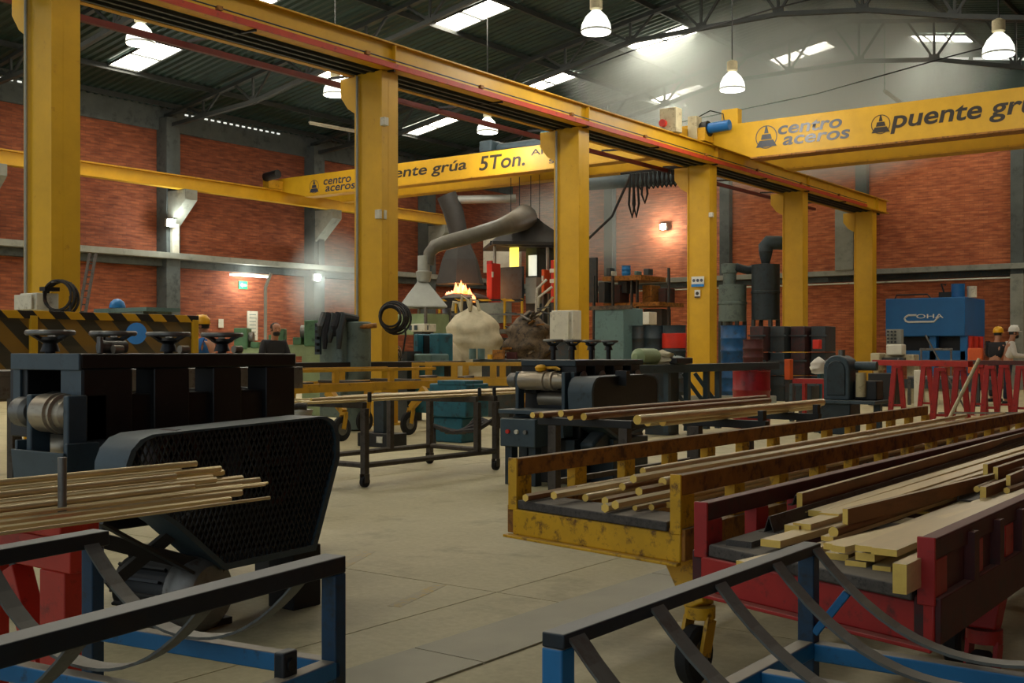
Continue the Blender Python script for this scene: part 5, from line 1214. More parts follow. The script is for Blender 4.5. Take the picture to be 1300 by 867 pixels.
for k in range(10):
    a = rr.uniform(-.55, .5); z = rr.uniform(.75, 1.3)
    MB().bar((x_+a, y_-.56, z), (x_+a+rr.uniform(.1, .3), y_-.6, z+rr.uniform(-.08, .08)), .06, .04).build('scrap_piece', M[rr.choice(['scrap', 'rust', 'drum_dark', 'maroon'])], ss)
blob(672, 24.8, 0, .62, .6, .75, 4, .2, lev=10).build('heap', M['rust'], ss, smooth=70)
tp = thing('teal_press', 'teal machine with a dark slot standing left of the white bulk bag', 'machine', xy(545, 20.5)+(0,))
boxat(MB(), 523, 533, 424, 458, 20.5, .35).build('left_column', M['teal_bright'], tp, bevel=.02)
boxat(MB(), 539, 563, 423, 460, 20.4, .4).build('housing', M['teal_bright'], tp, bevel=.03)
boxat(MB(), 532, 540, 426, 452, 20.6, .3).build('slot', M['black'], tp)
boxat(MB(), 516, 556, 449, 462, 20.2, .5).build('table', M['teal_bin'], tp, bevel=.03)
boxat(MB(), 520, 552, 462, 524, 20.3, .45).build('pedestal', M['teal_bright'], tp, bevel=.01)
wv = thing('wire_tangle', 'tangle of grey wire and pipe left of the teal press', 'scrap', xy(510, 20.2)+(0,))
for k in range(9):
    c0 = xy(500+2.4*k, 20.2); z = 1.05+.05*(k % 4)
    MB().tube([(c0[0]+.18*math.cos(a), c0[1]-.05*k, z+.16*math.sin(a)) for a in [2*PI*i/10 for i in range(11)]], .014, 5).build('wire_loop', M['steel' if k % 2 else 'hose'], wv)
boxat(MB(), 500, 522, 446, 534.3, 20.3, .4).build('pallet_box', M['drum_dark'], wv)
for i, (px, py, m) in enumerate(((600, 452, 'teal_bin'), (611, 452, 'teal_bin'))):
    x_, y_ = xy(px, 21.5); z = zz(456, 21.5)
    tag(MB().lathe([(.07, 0), (.07, .2), (.055, .2), (.055, .02), (0, .02)], (x_, y_, z), n=14).build('steel_cup', M[m], loc=(x_, y_, z)), ('left', 'right')[i] + ' pale teal pipe stub standing before the white bulk bag', 'pipe')
cab('parts_bench', 'low dark bench with orange scrap before the scrap sack', 'bench', 588, 672, 456, 460, 21.3, .6, 'drum_dark', [('orange_part', 624, 640, 444, 456, 'rust'), ('orange_part', 642, 656, 447, 456, 'maroon'), ('yellow_part', 618, 624, 450, 456, 'yellow')], None, 520)
cab('white_cabinet', 'white electrical cabinet hung on the foot of the third yellow column', 'electrical box', 695, 732, 394, 434, 23.4, .32, 'white', [('door', 697, 722, 396, 432, 'white'), ('handle', 718, 720, 410, 418, 'steel')], None, 520)
cab('steel_bin', 'large dull teal steel bin right of the third yellow column', 'bin', 745, 801, 391, 513.4, 26.5, .9, 'teal_bin', [('rim', 744, 802, 388, 393, 'scrap')])
cab('white_box', 'white boxed panel between the teal bin and the dark drums', 'box', 803, 828, 396, 412, 29, .4, 'white', None, None, 500)
# ---- mezzanine rack behind third and fourth columns
D = 36.0
mz = thing('storage_rack', 'dark steel storage rack with shelves under the lit floodlight of the far wall', 'rack', xy(805, D)+(0,))
boxat(MB(), 752, 826, 350, 356, D, 1.6).build('top_shelf', M['rust'], mz)
boxat(MB(), 752, 850, 384, 389, D, 1.6).build('middle_shelf', M['rust'], mz)
for px in (753, 777, 801, 808, 848): boxat(MB(), px-1.5, px+1.5, 350 if px < 830 else 340, 498, D-.05, .1).build('upright', M['drum_dark'], mz)
boxat(MB(), 746, 758, 327, 384, D+.5, .1).build('mesh_gate', M['drum_dark'], mz)
for (px, py, m, w, h) in ((772, 350, 'drum_dark', 8, 10), (776, 350, 'white', 3, 6), (807, 349, 'teal_bin', 6, 5), (820, 349, 'teal_mid', 10, 8)):
    cab('stored_box', {772: 'dark canister', 776: 'white bottle', 807: 'small pale crate', 820: 'grey green crate'}[px] + ' on top of the storage rack', 'box', px-w/2, px+w/2, py-h, py, D+.3, .3, m)
drum('blue barrel on top of the storage rack near the far wall', 795, D+.6, zz(350, D)+.0, 'blue_plastic', r=.14, h=.36, group=None)
for i, (p0_, p1_, y0_, y1_, m) in enumerate(((757, 770, 358, 384, 'drum_dark'), (772, 790, 362, 384, 'maroon_dark'), (781, 799, 357, 372, 'teal_dark'), (812, 830, 362, 384, 'rust'), (833, 848, 366, 384, 'maroon_dark'), (756, 776, 391, 420, 'teal_dark'), (812, 845, 392, 425, 'drum_dark'))):
    cab('stored_box', ('dark', 'maroon', 'teal', 'rusty', 'small maroon', 'dark teal', 'black')[i] + ' machine part on the shelves of the storage rack, ' + ORD[i] + ' of seven', 'box', p0_, p1_, y0_, y1_, D+.2, .6, m, None, 'parts stored in the rack')
D = 38.6
tag(MB().tube([xy(748, D)+(6.9,), xy(872, D-1)+(6.98,)], .24, 14).build('wall_pipe', M['teal_mid'], loc=xy(748, D)+(6.9,)), 'fat grey pipe running along the upper far brick wall', 'pipe')
# ---- drums and crates
drum('dark drum with brown top beside the teal bin', 812, 26.8, 0.95, 'drum_dark'); drum('dark lower drum beneath the brown topped one', 812, 26.8, 0, 'drum_dark', h=.94)
drum('grey green drum in the middle of three dark drums', 832, 26.6, 0.95, 'teal_dark'); drum('dark lower drum in the middle of three', 832, 26.6, 0, 'drum_dark', h=.94)
drum('black drum with a red band, left of the fourth column', 856, 26.2, .95, 'teal_dark', .26, .88, 'red_bright'); drum('black lower drum under the red banded one', 856, 26.2, 0, 'drum_dark', .26, .94)
drum('blue drum on top, right of the fourth column', 931, 26.5, .95, 'drum_blue'); drum('blue lower drum, right of the fourth column', 930, 26.5, 0, 'drum_blue', h=.94)
drum('crimson steel drum standing alone on the open floor', 954, 18.5, 0, 'drum_red', .3, .93)
drum('dull red upper drum in front of the dark crates', 956, 25.5, .9, 'maroon', .22, .6, group=None); drum('red lower drum behind the crimson drum', 955, 25.4, 0, 'red', .26, .88)
rr = random.Random(4)
k = 0
for row, (z0, z1) in enumerate(((.0, .62), (.64, 1.2), (1.22, 1.85))):
    for col in range(4):
        px = 948 + col*26; k += 1
        cab('scrap_crate', 'dark scrap crate right of the blue drums, %s row up, %s from left' % (ORD[row], ORD[col]), 'crate', px, px+25, 445+(EYE-z1)*FOC/28.2, 445+(EYE-z0)*FOC/28.2, 28.2+rr.uniform(0, .15), .7,
            rr.choice(['maroon_dark', 'drum_dark', 'teal_dark']), [('rib', px+1, px+24, 445+(EYE-(z0*.4+z1*.6)-.04)*FOC/28.2, 445+(EYE-(z0*.4+z1*.6))*FOC/28.2, 'drum_dark')], 'stacked scrap crates')
cab('orange_box', 'small orange red box on the dark stacked crates', 'box', 1030, 1041, 431, 443, 27.7, .2, 'red_bright')
cab('orange_post', 'orange steel stub standing before the dark crates', 'post', 994, 1004, 456, 482, 25.5, .2, 'orange', None, None, 516)
cb = thing('kerb', 'low grey concrete kerb on the floor before the fourth column', 'kerb', xy(900, 24)+(0,))
MB().bar(xy(842, 25.2)+(.13,), xy(985, 25.0)+(.13,), .2, .26).build('kerb_block', M['concrete_trim'], cb, bevel=.01)
lb_ = thing('long_rack', 'long dark steel bar rack crossing in front of the fourth column', 'rack', xy(880, 20)+(0,))
a, c = xy(802, 16.2), xy(985, 18.8)
MB().bar(a+(.98,), c+(1.0,), .14, .12).build('top_bar', M['teal_mid'], lb_, bevel=.005)
for px in (842, 866, 890, 905):
    u = (px-802)/183.0; q = (a[0]+(c[0]-a[0])*u, a[1]+(c[1]-a[1])*u)
    MB().bar(q+(.05,), q+(.95,), .08, .08).build('leg', M['teal_mid'], lb_)
    MB().bar((q[0]-.3, q[1]-.2, .9), q+(.4,), .05, .06).build('brace', M['teal_mid'], lb_)
MB().bar(a+(.3,), c+(.3,), .06, .06).build('stretcher', M['teal_mid'], lb_)
for px in (890, 1000): pass
gs = thing('green_cylinder', 'pale green gas cylinder lying on the rack behind the mid-floor mill', 'cylinder', xy(820, 16.6)+(1.05,))
MB().tube([xy(806, 16.4)+(1.16,), xy(810, 16.45)+(1.16,), xy(830, 16.8)+(1.16,), xy(833, 16.9)+(1.16,)], [.05, .12, .12, .06], 14).build('shell', M['pale_green'], gs)
tag(blob(840, 16.9, 1.05, .2, .14, .2, 15, .3, n=16, lev=8).build('cloth_bundle', M['bag'], loc=xy(840, 16.9)+(1.05,), smooth=70), 'crumpled white cloth beside the green cylinder', 'cloth')
tag(blob(858, 17.2, 1.05, .16, .12, .12, 21, .3, n=14, lev=7).build('cloth_bundle', M['grey_green'], loc=xy(858, 17.2)+(1.05,), smooth=70), 'small grey cloth heap right of the white one', 'cloth')
cab('parts_tray', 'black parts tray under the green cylinder', 'tray', 800, 868, 454, 462, 16.9, .5, 'black', None, None, 545)
# ---- silos
def silo(label, px, d, r, py0, py1, m, neck):
    x, y = xy(px, d); t = thing('dust_silo', label, 'tank', (x, y, 0), 'dust silos by the far wall')
    z0, z1 = zz(py1, d), zz(py0, d)
    MB().lathe([(r, z0), (r, (z0+z1)/2-.05), (r+.02, (z0+z1)/2-.03), (r+.02, (z0+z1)/2+.03), (r, (z0+z1)/2+.05), (r, z1), (r*.5, z1+.02), (0, z1+.03)], (x, y, 0), n=24).build('tank', M[m], t)
    for s in (-1, 1):
        for s2 in (-1, 1): MB().box(x+s*r*.65-.05, x+s*r*.65+.05, y+s2*r*.65-.05, y+s2*r*.65+.05, 0, z0).build('leg', M['drum_dark'], t)
    return t, x, y, z1
t, x_, y_, z1 = silo('tall dark dust silo with an elbow pipe on top, left of the fifth column', 972, 34.5, .42, 336, 406, 'teal_dark', 1)
MB().lathe([(.12, 0), (.2, .36), (.2, .42)], (x_, y_, z1), n=16).build('cone', M['teal_dark'], t)
q = xy(1000, 34.5)
MB().tube([(x_, y_, z1+.4), (x_, y_, z1+.56), (x_+.06, y_+.03, z1+.66), (x_+.3, y_+.18, z1+.66), (q[0], q[1], z1+.64)], [.21, .22, .22, .21, .2], 14).build('elbow', M['teal_mid'], t)
t, x_, y_, z1 = silo('squat grey dust silo with a narrow neck, right of the fourth column', 930, 35, .42, 362, 408, 'grey_green', 1)
MB().lathe([(.2, 0), (.2, .35), (.24, .37), (.26, .65), (.22, .66)], (x_-.1, y_, z1), n=16).build('neck', M['grey_green'], t)
MB().tube([(x_+.1, y_, z1+.55), (x_+.4, y_+.2, z1+.45), (x_+.75, y_+.45, z1+.5)], .13, 10).build('side_pipe', M['teal_dark'], t)
# ---- blue press on the right
D = 35.0
co = thing('blue_press', 'big bright blue machine with white lettering against the far wall at right', 'machine', xy(1180, D)+(0,))
x0, _ = xy(1124, D); Yc = xy(1175, D)[1]
xa = xy(1124, onY(1124, Yc))[0]; xb_ = xy(1225, onY(1225, Yc))[0]; dm = onY(1175, Yc)
z0, z1 = zz(427, dm), zz(378, dm)
MB().box(xa, xb_, Yc, Yc+2.3, z0, z1).build('upper_housing', M['coha_blue'], co, bevel=.03)
MB().box(xa+.3, xb_, Yc+.1, Yc+2.2, .9, 1.25).build('lower_beam', M['coha_blue'], co, bevel=.02)
for u in (.0, .55, .93): MB().box(xa+(xb_-xa)*u, xa+(xb_-xa)*u+.2, Yc+.1, Yc+.4, 0, z0).build('upright', M['coha_blue'], co, bevel=.01)
MB().box(xb_-.25, xb_, Yc+1.9, Yc+2.2, 0, z0).build('upright', M['coha_blue'], co)
MB().box(xa+.1, xb_-.1, Yc+.5, Yc+2.0, 1.25, z0).build('inner_block', M['black'], co)
MB().box(xb_-.1, xb_+.02, Yc+.3, Yc+2.0, 0, .9).build('skirt', M['coha_blue'], co)
for k in range(3): MB().cyl((xb_+.04, Yc+.35+.6*k, 1.25), (xb_+.04, Yc+.35+.6*k, z0), .1, 12).build('red_cylinder', M['red_bright'], co)
w = xb_-xa
zl0, zl1 = z0+(z1-z0)*.36, z0+(z1-z0)*.58
text('lettering', 'OHA', M['letter_white'], co, xa+w*.40, xa+w*.74, zl0+.13, (zl1-zl0-.13), Yc-.008, 0, .006)
cpts = [(xa+w*.40, Yc-.008, zl1-.03), (xa+w*.30, Yc-.008, zl1-.03), (xa+w*.265, Yc-.008, zl1-.08), (xa+w*.25, Yc-.008, (zl0+zl1)/2), (xa+w*.265, Yc-.008, zl0+.05), (xa+w*.30, Yc-.008, zl0+.02), (xa+w*.62, Yc-.008, zl0+.02), (xa+w*.68, Yc-.008, zl0+.16)]
MB().tube(cpts, .03, 6).build('letter_c', M['letter_white'], co)
q = xa+w*.86
MB().cyl((q, Yc+.5, z1), (q, Yc+.5, z1+.42), .2, 14).build('pump_motor', M['coha_blue'], co)
MB().cyl((q+.38, Yc+.6, z1), (q+.38, Yc+.6, z1+.34), .14, 14).build('filter', M['white'], co)
MB().box(q-.55, q-.1, Yc+.4, Yc+.8, z1, z1+.18).build('valve_block', M['black'], co)
MB().tube([(q-.4, Yc+.5, z1+.1), (q-.5, Yc+.5, z1+.45), (q-.35, Yc+.5, z1+.4)], .03, 6).build('pump_hose', M['black'], co)
MB().tube([(xa+.2, Yc+.3, z1), (xa+.25, Yc+.3, z1+.12), (xa+1.2, Yc+.3, z1+.12), (xa+1.3, Yc+.3, z1)], .025, 6).build('top_pipe', M['black'], co)
# control console and cream machine before it
D = 27.0
cm = thing('cream_lathe', 'cream coloured machine with a button panel in front of the blue press', 'machine', xy(1130, D)+(0,))
boxat(MB(), 1103, 1118, 448, 470, D, .5).build('headstock', M['cream'], cm, bevel=.03)
boxat(MB(), 1110, 1162, 450, 458, D+.05, .4).build('bed', M['cream'], cm, bevel=.02)
boxat(MB(), 1112, 1148, 454, 464, D-.05, .2).build('apron', M['drum_dark'], cm)
boxat(MB(), 1108, 1116, 468, 512, D+.05, .4).build('pedestal', M['cream'], cm)
boxat(MB(), 1150, 1162, 458, 512, D+.05, .4).build('pedestal', M['cream'], cm)
boxat(MB(), 1123, 1147, 437, 451, D-.1, .3).build('white_cover', M['white'], cm, bevel=.03)
cp = thing('operator_console', 'grey operator console full of buttons in front of the blue press', 'console', xy(1134, 29)+(0,))
boxat(MB(), 1124, 1145, 418, 437, 29, .2).build('panel', M['concrete_trim'], cp, bevel=.01)
for r_ in range(4):
    for c_ in range(4):
        p = xy(1127.5+4.6*c_, 28.97); z = zz(421+4.4*r_, 29)
        MB().cyl((p[0], p[1]+.02, z), (p[0], p[1]-.02, z), .028, 8).build('button', M['drum_dark'], cp)
boxat(MB(), 1131, 1138, 437, 508, 29.05, .1).build('stand', M['steel'], cp)
# ---- pedestal grinder
q = xy(1067, 17.2)
pg = thing('pedestal_grinder', 'dark round-topped pedestal machine standing behind the yellow bar trolley', 'machine', (q[0], q[1], 0))
x_, y_ = q
MB().box(x_-.27, x_+.22, y_-.2, y_+.25, 0, .5).build('base', M['teal_dark'], pg, bevel=.015)
MB().box(x_-.38, x_+.62, y_-.28, y_+.32, .46, .51).build('work_shelf', M['teal_mid'], pg, bevel=.006)
b = MB(); pr = [(x_-.21, .51), (x_+.19, .51)] + [(x_-.01+.2*math.cos(a), .98+.2*math.sin(a)) for a in [PI*i/12 for i in range(13)]]
b.prism(pr, 'y', y_-.15, y_+.25); b.build('housing', M['teal_mid'], pg, bevel=.02, smooth=50)
b = MB(); pr = [(x_-.15, .58), (x_+.13, .58)] + [(x_-.01+.14*math.cos(a), .96+.14*math.sin(a)) for a in [PI*i/12 for i in range(13)]]
b.prism(pr, 'y', y_-.17, y_-.14); b.build('front_cover', M['teal_dark'], pg, bevel=.01, smooth=50)
MB().cyl((x_, y_+.05, 1.17), (x_, y_+.05, 1.26), .05, 10).build('top_cap', M['steel'], pg)
MB().cyl((x_+.32, y_-.02, .56), (x_+.32, y_-.02, .92), .075, 16).build('white_canister', M['cream'], pg)
MB().box(x_+.2, x_+.55, y_, y_+.3, .51, .8).build('gearbox', M['black'], pg, bevel=.02)
MB().cyl((x_+.2, y_+.1, 1.02), (x_+.52, y_+.1, 1.02), .07, 12).build('spindle', M['teal_mid'], pg)
MB().box(x_-.42, x_-.3, y_, y_+.1, 0, .46).build('shelf_leg', M['teal_dark'], pg)
MB().box(x_+.5, x_+.6, y_, y_+.1, 0, .46).build('shelf_leg', M['teal_dark'], pg)
# small red bench, bin and bottle
rb2 = thing('red_bench', 'small red steel bench left of the pedestal machine', 'bench', xy(1030, 20)+(0,))
boxat(MB(), 1002, 1056, 481, 487, 20, .4).build('bench_top', M['red'], rb2)
for px, m in ((1004, 'teal_mid'), (1046, 'red_bright'), (1020, 'red')): boxat(MB(), px-2.5, px+2.5, 487, 535, 20.05, .1).build('leg', M[m], rb2)
cab('teal_tub', 'dark teal tub under the small red bench', 'tub', 1006, 1034, 489, 510, 21.2, .4, 'teal_dark', [('rim', 1005, 1035, 487, 490, 'teal_mid')], None, 529)
cab('turquoise_can', 'turquoise can with a white rag by the pedestal machine', 'can', 1036, 1043, 472, 510, 21.5, .2, 'teal_bright', None, None, 528)
tag(blob(1039, 21.5, .82, .14, .11, .3, 31, .3, n=14, lev=8).build('white_rag', M['cloth_white'], loc=xy(1039, 21.5)+(.82,), smooth=70), 'white rag draped over the turquoise can', 'cloth')
# ---- red trestles with a rail on top
def trestle(i, px, d, lab, top=.98, spread=.12):
    x, y = xy(px, d); t = thing('red_trestle', 'red steel trestle ' + lab, 'trestle', (x, y, 0), 'red steel trestles at right')
    MB().box(x-.09, x+.09, y-.05, y+.05, top-.06, top).build('cap', M['red'], t, bevel=.004)
    for s_ in (-1, 1):
        MB().bar((x+s_*spread, y+s_*.05, 0.01), (x+s_*.05, y+s_*.01, top-.06), .09, .06, up=(0, 1, 0)).build('leg', M['red'], t, bevel=.004)
        MB().box(x+s_*spread-.07, x+s_*spread+.07, y+s_*.05-.06, y+s_*.05+.06, 0, .012).build('foot_plate', M['red'], t)
    MB().bar((x-spread*.8, y, .22), (x+spread*.8, y, .22), .04, .04).build('stretcher', M['red'], t)
labs = ['first from the left at the right side', 'second from the left', 'third from the left', 'fourth from the left', 'behind the leaning pale pole', 'sixth from the left', 'seventh, before the white helmeted person', 'at the right edge of the photo']
for i, (px, d) in enumerate(((1139, 21.5), (1176, 22.4), (1194, 18.2), (1219, 18.9), (1243, 22), (1257, 20.6), (1275, 21.8), (1297, 20.4))): trestle(i, px, d, labs[i])
rr_ = thing('trestle_rail', 'long red rail resting on the red trestles', 'rail', xy(1200, 20)+(.98,))
MB().bar(xy(1110, 21)+(1.03,), xy(1232, 18.6)+(1.03,), .1, .1).build('front_rail', M['red'], rr_, bevel=.005)
MB().bar(xy(1170, 22.2)+(1.03,), xy(1330, 20.0)+(1.03,), .1, .08).build('rear_rail', M['maroon'], rr_, bevel=.005)
MB().bar(xy(1192, 19.2)+(.2,), xy(1330, 17.0)+(.32,), .03, .03).build('low_rod', M['steel'], rr_)
for i, (a0, b0, a1, b1, d) in enumerate(((1205, 531, 1243, 456, 17.3), (1128, 524.5, 1141, 455, 22.6), (1226, 521.5, 1175, 425, 23.5))):
    tag(MB().tube([xy(a0, d)+(max(.02, zz(b0, d)),), xy(a1, d+.3)+(zz(b1, d),)], .03 if i == 0 else .02, 8).build('pole', M['cream' if i == 0 else 'steel'], loc=xy(a0, d)+(max(.02, zz(b0, d)),)), ('pale pole leaning across the red trestles', 'thin grey rod leaning beside the first trestle', 'thin slanting rod before the blue press')[i], 'pole')
cab('white_stand', 'white steel stand between the first two trestles', 'stand', 1159, 1170, 470, 520.5, 24, .3, 'white', None)
cab('orange_plate', 'orange plate standing between the blue press and the people', 'plate', 1228, 1247, 442, 474, 25.5, .15, 'orange', None, None, 508)
cab('dark_machine', 'dark machine heap behind the first red trestle', 'machine', 1098, 1140, 474, 515, 25.5, .6, 'black', [('red_part', 1103, 1110, 500, 512, 'red_bright'), ('red_part', 1112, 1120, 497, 510, 'red')])
cab('grey_bench', 'long grey steel bench behind the red trestles', 'bench', 1150, 1260, 478, 482, 26, .6, 'steel', [('apron', 1150, 1260, 482, 494, 'drum_dark'), ('bench_leg', 1152, 1156, 482, 514, 'steel'), ('bench_leg', 1250, 1254, 482, 514, 'steel')])
cab('conduit_frame', 'grey tube frame in front of the blue press', 'frame', 1168, 1208, 442, 445, 28, .05, 'steel', [('upright', 1168, 1170, 442, 509.7, 'steel'), ('upright', 1206, 1208, 442, 509.7, 'steel')])
# ---- notices on the fourth column
for nm, lb, p, parts in (('notice_board', 'white notice with a blue foot and three round symbols on the fourth column', (878, 894, 351, 364), 1), ('notice_board', 'small white notice with a black symbol on the fourth column', (882, 889, 368, 378), 2)):
    Yc4 = colY[3]-.215
    xs = [xy(q, onY(q, Yc4))[0] for q in p[:2]]; dd = onY(886, Yc4); z1, z0 = zz(p[2], dd), zz(p[3], dd)
    t = thing(nm, lb, 'sign', (xs[0], Yc4, z0))
    MB().box(xs[0], xs[1], Yc4-.01, Yc4, z0, z1).build('board', M['letter_white'], t)
    if parts == 1:
        MB().box(xs[0], xs[1], Yc4-.014, Yc4-.01, z0, z0+.26*(z1-z0)).build('blue_foot', M['blue_plastic'], t)
        for k in range(3):
            u = xs[0]+(xs[1]-xs[0])*(.2+.3*k); MB().cyl((u, Yc4-.016, z0+.62*(z1-z0)), (u, Yc4-.01, z0+.62*(z1-z0)), .04, 14).build('symbol', M['steel_letter'], t)
    else:
        u = (xs[0]+xs[1])/2; MB().cyl((u, Yc4-.016, z0+.55*(z1-z0)), (u, Yc4-.01, z0+.55*(z1-z0)), .045, 14).build('symbol', M['ink'], t)
        MB().box(xs[0], xs[1], Yc4-.014, Yc4-.01, z0, z0+.18*(z1-z0)).build('black_foot', M['ink'], t)

# ================================================================== PEOPLE
def skin(name, joints, edges, m, parent, lev=2):
    me = bpy.data.meshes.new(name)
    o = org(parent)
    me.from_pydata([tuple(Vector(j[0])) for j in joints], edges, [])
    ob = bpy.data.objects.new(name, me); C.objects.link(ob); ob.parent = parent
    me.materials.append(m)
    s = ob.modifiers.new('skin', 'SKIN'); s.use_smooth_shade = True
    for i, j in enumerate(joints):
        r = j[1] if isinstance(j[1], tuple) else (j[1], j[1]); me.skin_vertices[0].data[i].radius = r
    me.skin_vertices[0].data[0].use_root = True
    u = ob.modifiers.new('sub', 'SUBSURF'); u.levels = lev; u.render_levels = lev
    dg = bpy.context.evaluated_depsgraph_get()
    nm = bpy.data.meshes.new_from_object(ob.evaluated_get(dg)); nm.name = name
    ob.modifiers.clear(); ob.data = nm; bpy.data.meshes.remove(me)
    ORG[ob.name] = Vector((0, 0, 0))
    return ob
def person(label, loc, yaw, top, bottom, hel, arms, beard=False, glove=None, scale=1.0, bend=0.0, mask=False):
    """stands at the local origin facing +x; arms = two lists (shoulder, elbow, wrist) chosen by the pose"""
    t = thing('person', label, 'person', (0, 0, 0))
    f = bend
    pel, ch, nk, hd = Vector((0, 0, .95)), Vector((.03+f*.5, 0, 1.28)), Vector((.05+f, 0, 1.48)), Vector((.09+f*1.1, 0, 1.6))
    J = [(pel, (.13, .11)), (ch, (.15, .12)), (nk, .06), (hd, .085), (hd+Vector((.0, 0, .08)), .09)]
    E_ = [(0, 1), (1, 2), (2, 3), (3, 4)]
    sleeves = [(Vector((.0, 0, .98)), (.165, .145)), (ch, (.2, .155)), (nk-Vector((0, 0, .05)), (.085, .08))]; SE = [(0, 1), (1, 2)]
    hands = []
    for s, (el, wr) in zip((-1, 1), arms):
        sh = Vector((.03+f*.85, s*.2, 1.4)); el = Vector(el); wr = Vector(wr)
        n0 = len(J); J += [(sh, .06), (el, .045), (wr, .03)]; E_ += [(1, n0), (n0, n0+1), (n0+1, n0+2)]
        n1 = len(sleeves); sleeves += [(sh, .085), (el, .066), (el.lerp(wr, .85), .045)]; SE += [(1, n1), (n1, n1+1), (n1+1, n1+2)]
        hands.append((el, wr))
    trou = [(pel, (.145, .13)), (pel+Vector((0, 0, .1)), (.14, .125))]; TE = [(0, 1)]
    for s in (-1, 1):
        hip, kn, an, toe = Vector((0, s*.095, .88)), Vector((.03*s, s*.1, .5)), Vector((-.02+.04*s, s*.105, .09)), Vector((.16+.04*s, s*.115, .04))
        n0 = len(J); J += [(hip, .085), (kn, .056), (an, .04), (toe, .035)]; E_ += [(0, n0), (n0, n0+1), (n0+1, n0+2), (n0+2, n0+3)]
        n1 = len(trou); trou += [(hip, .1), (kn, .075), (an+Vector((0, 0, .02)), .06)]; TE += [(0, n1), (n1, n1+1), (n1+1, n1+2)]
    skin('body', J, E_, M['skin'], t)
    skin('shirt', sleeves, SE, M[top], t)
    skin('trousers', trou, TE, M[bottom], t)
    for s in (-1, 1):
        an = Vector((-.02+.04*s, s*.105, .0))
        MB().prism([(an.x-.07, an.y-.05), (an.x+.16, an.y-.05), (an.x+.22, an.y), (an.x+.16, an.y+.05), (an.x-.07, an.y+.05)], 'z', 0, .085).build('shoe', M['black'], t, bevel=.02)
    for el, wr in hands:
        d = (wr-el).normalized(); _, sd, up = frame(d)
        g = M[glove] if glove else M['skin']
        h = MB().bar(wr, wr+d*.085, .075, .03).build('palm', g, t, bevel=.012)
        for k, L_ in enumerate((.07, .08, .075, .058)):
            p = wr+d*.08+sd*(-.028+.019*k)
            MB().tube([p, p+d*L_*.55-up*.008, p+d*L_*.85-up*.035], [.0095, .009, .007], 6).build('finger', g, h)
        p = wr+d*.03+sd*.036; MB().tube([p, p+d*.03+sd*.025-up*.01, p+d*.06+sd*.03-up*.025], [.011, .01, .008], 6).build('thumb', g, h)
    c = hd+Vector((.01, 0, .05))
    MB().lathe([(.0, -.115), (.045, -.112), (.07, -.08), (.083, -.02), (.088, .03), (.082, .08), (.05, .11), (0, .118)], c, n=18).build('head', M['skin'], t)
    MB().prism([(c.x+.078, c.z+.02), (c.x+.112, c.z-.03), (c.x+.08, c.z-.035)], 'y', -.014, .014).build('nose', M['skin'], t, bevel=.004)
    for s in (-1, 1):
        MB().lathe([(0, -.01), (.011, 0), (0, .01)], c+Vector((.078, s*.033, .022)), n=8).build('eye', M['hair'], t)
        MB().lathe([(0, -.012), (.026, -.004), (.024, .008), (0, .012)], c+Vector((-.005, s*.09, 0)), (0, s, 0), n=10).build('ear', M['skin'], t)
    if beard or mask:
        MB().lathe([(0, -.07), (.05, -.06), (.068, -.03), (.066, .0), (.05, .012), (0, .012)], c+Vector((.035, 0, -.055)), n=14).build('beard' if beard else 'face_mask', M['hair'], t)
    else: MB().bar(c+Vector((.075, -.022, -.055)), c+Vector((.075, .022, -.055)), .012, .008).build('mouth', M['maroon'], t)
    MB().lathe([(.092, -.03), (.098, .03), (.088, .085), (.05, .122), (0, .13)], c+Vector((-.018, 0, .0)), n=18).build('hair', M['hair'], t)
    if hel:
        hm = MB().lathe([(.118, .0), (.122, .03), (.112, .085), (.07, .135), (0, .15)], c+Vector((-.005, 0, .045)), n=22).build('helmet', M[hel], t)
        MB().prism([(c.x+.14*math.cos(a)*(1.22 if math.cos(a) > 0 else .95)-.005, .128*math.sin(a)) for a in [2*PI*i/22 for i in range(22)]], 'z', c.z+.038, c.z+.05).build('brim', M[hel], hm)
        MB().bar(c+Vector((-.08, 0, .175)), c+Vector((.09, 0, .175)), .03, .03).build('ridge', M[hel], hm, bevel=.008)
    t.location = loc; t.rotation_euler[2] = yaw; t.scale = (scale,)*3
    return t
fwd = [((.12, -.26, 1.14), (.38, -.2, 1.12)), ((.12, .26, 1.14), (.36, .18, 1.1))]
person('person in a white shirt, white helmet, dark gloves and navy trousers at the right edge', xy(1279, 26.5)+(0,), R(22), 'cloth_white', 'denim', 'helmet_white', fwd, True, 'cloth_dark', 1.0, .04)
person('person in dark clothes and a yellow helmet, seen beside the white helmeted one', xy(1263, 27.8)+(0,), R(75), 'cloth_dark', 'cloth_dark', 'helmet_yellow', fwd, False, None, 1.0, .06)
person('person in blue work clothes and a yellow helmet behind the black mill', xy(266, 18.2)+(0,), R(-150), 'cloth_blue', 'cloth_dark', 'helmet_yellow', fwd, False, None, .99, .02)
person('bareheaded masked person in dark clothes among the green lathes', xy(346, 21)+(0,), R(-20), 'cloth_dark', 'cloth_dark', None, fwd, False, None, .99, .05, True)

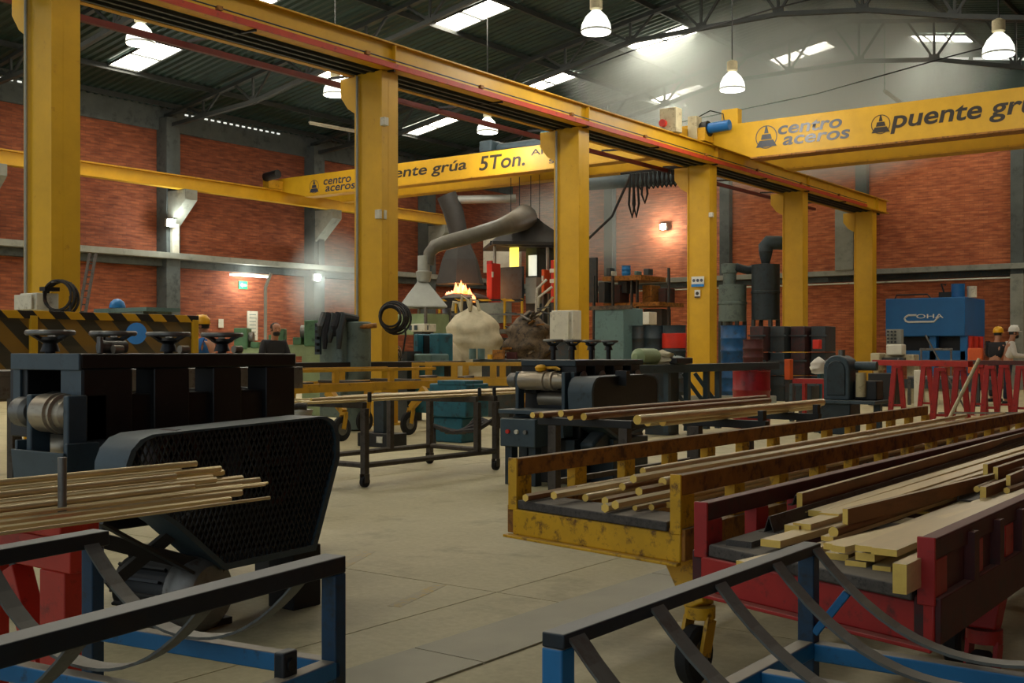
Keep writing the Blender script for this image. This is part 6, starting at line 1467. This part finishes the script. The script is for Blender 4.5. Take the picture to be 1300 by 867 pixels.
# ================================================================== SMOKE
def haze(name, label, x0, x1, y0, y1, z0, z1, dens, c, r, lo=.42, hi=.75):
    m = bpy.data.materials.new(name); m.use_nodes = True; nt = m.node_tree; nt.nodes.clear()
    N = lambda t: nt.nodes.new(t); L = lambda a, b: nt.links.new(a, b)
    out = N('ShaderNodeOutputMaterial'); v = N('ShaderNodeVolumePrincipled'); v.inputs['Color'].default_value = (.90, .97, .94, 1); v.inputs['Anisotropy'].default_value = .0
    g = N('ShaderNodeNewGeometry')
    n = N('ShaderNodeTexNoise'); n.inputs['Scale'].default_value = .26; n.inputs['Detail'].default_value = 5; L(g.outputs['Position'], n.inputs['Vector'])
    ra = N('ShaderNodeMapRange'); ra.inputs['From Min'].default_value = lo; ra.inputs['From Max'].default_value = hi; L(n.outputs[0], ra.inputs['Value'])
    mp = N('ShaderNodeMapping'); mp.vector_type = 'TEXTURE'; mp.inputs['Location'].default_value = c; mp.inputs['Scale'].default_value = r; L(g.outputs['Position'], mp.inputs[0])
    ln = N('ShaderNodeVectorMath'); ln.operation = 'LENGTH'; L(mp.outputs[0], ln.inputs[0])
    fo = N('ShaderNodeMapRange'); fo.inputs['From Min'].default_value = 1.0; fo.inputs['From Max'].default_value = .35; fo.interpolation_type = 'SMOOTHSTEP'; L(ln.outputs['Value'], fo.inputs['Value'])
    mu = N('ShaderNodeMath'); mu.operation = 'MULTIPLY'; L(ra.outputs[0], mu.inputs[0]); L(fo.outputs[0], mu.inputs[1])
    m2 = N('ShaderNodeMath'); m2.operation = 'MULTIPLY'; L(mu.outputs[0], m2.inputs[0]); m2.inputs[1].default_value = dens
    L(m2.outputs[0], v.inputs['Density']); L(v.outputs[0], out.inputs['Volume'])
    o = MB().box(x0, x1, y0, y1, z0, z1).build(name, m, loc=((x0+x1)/2, (y0+y1)/2, z0), smooth=0)
    return tag(o, label, 'smoke', None, 'stuff')
haze('smoke_cloud', 'grey furnace smoke hanging under the roof of the right bay', -24, -6.5, 24, 39.3, 3.5, 11.2, 1.5, (-14.6, 34.0, 10.1), (7.2, 6.8, 4.2), .36, .66)
haze('smoke_wisp', 'thin smoke rising beside the floodlight on the left wall', -28.8, -25.0, 24.0, 29.5, 1.6, 6.5, .8, (-27.2, 26.8, 3.2), (1.3, 2.0, 2.4), .4, .7)
haze('smoke_veil', 'thin bluish smoke above the furnace booth', -27, -15, 29, 39, 3.4, 7.6, .3, (-20.5, 33.5, 5.6), (5.5, 4.5, 2.1), .4, .7)
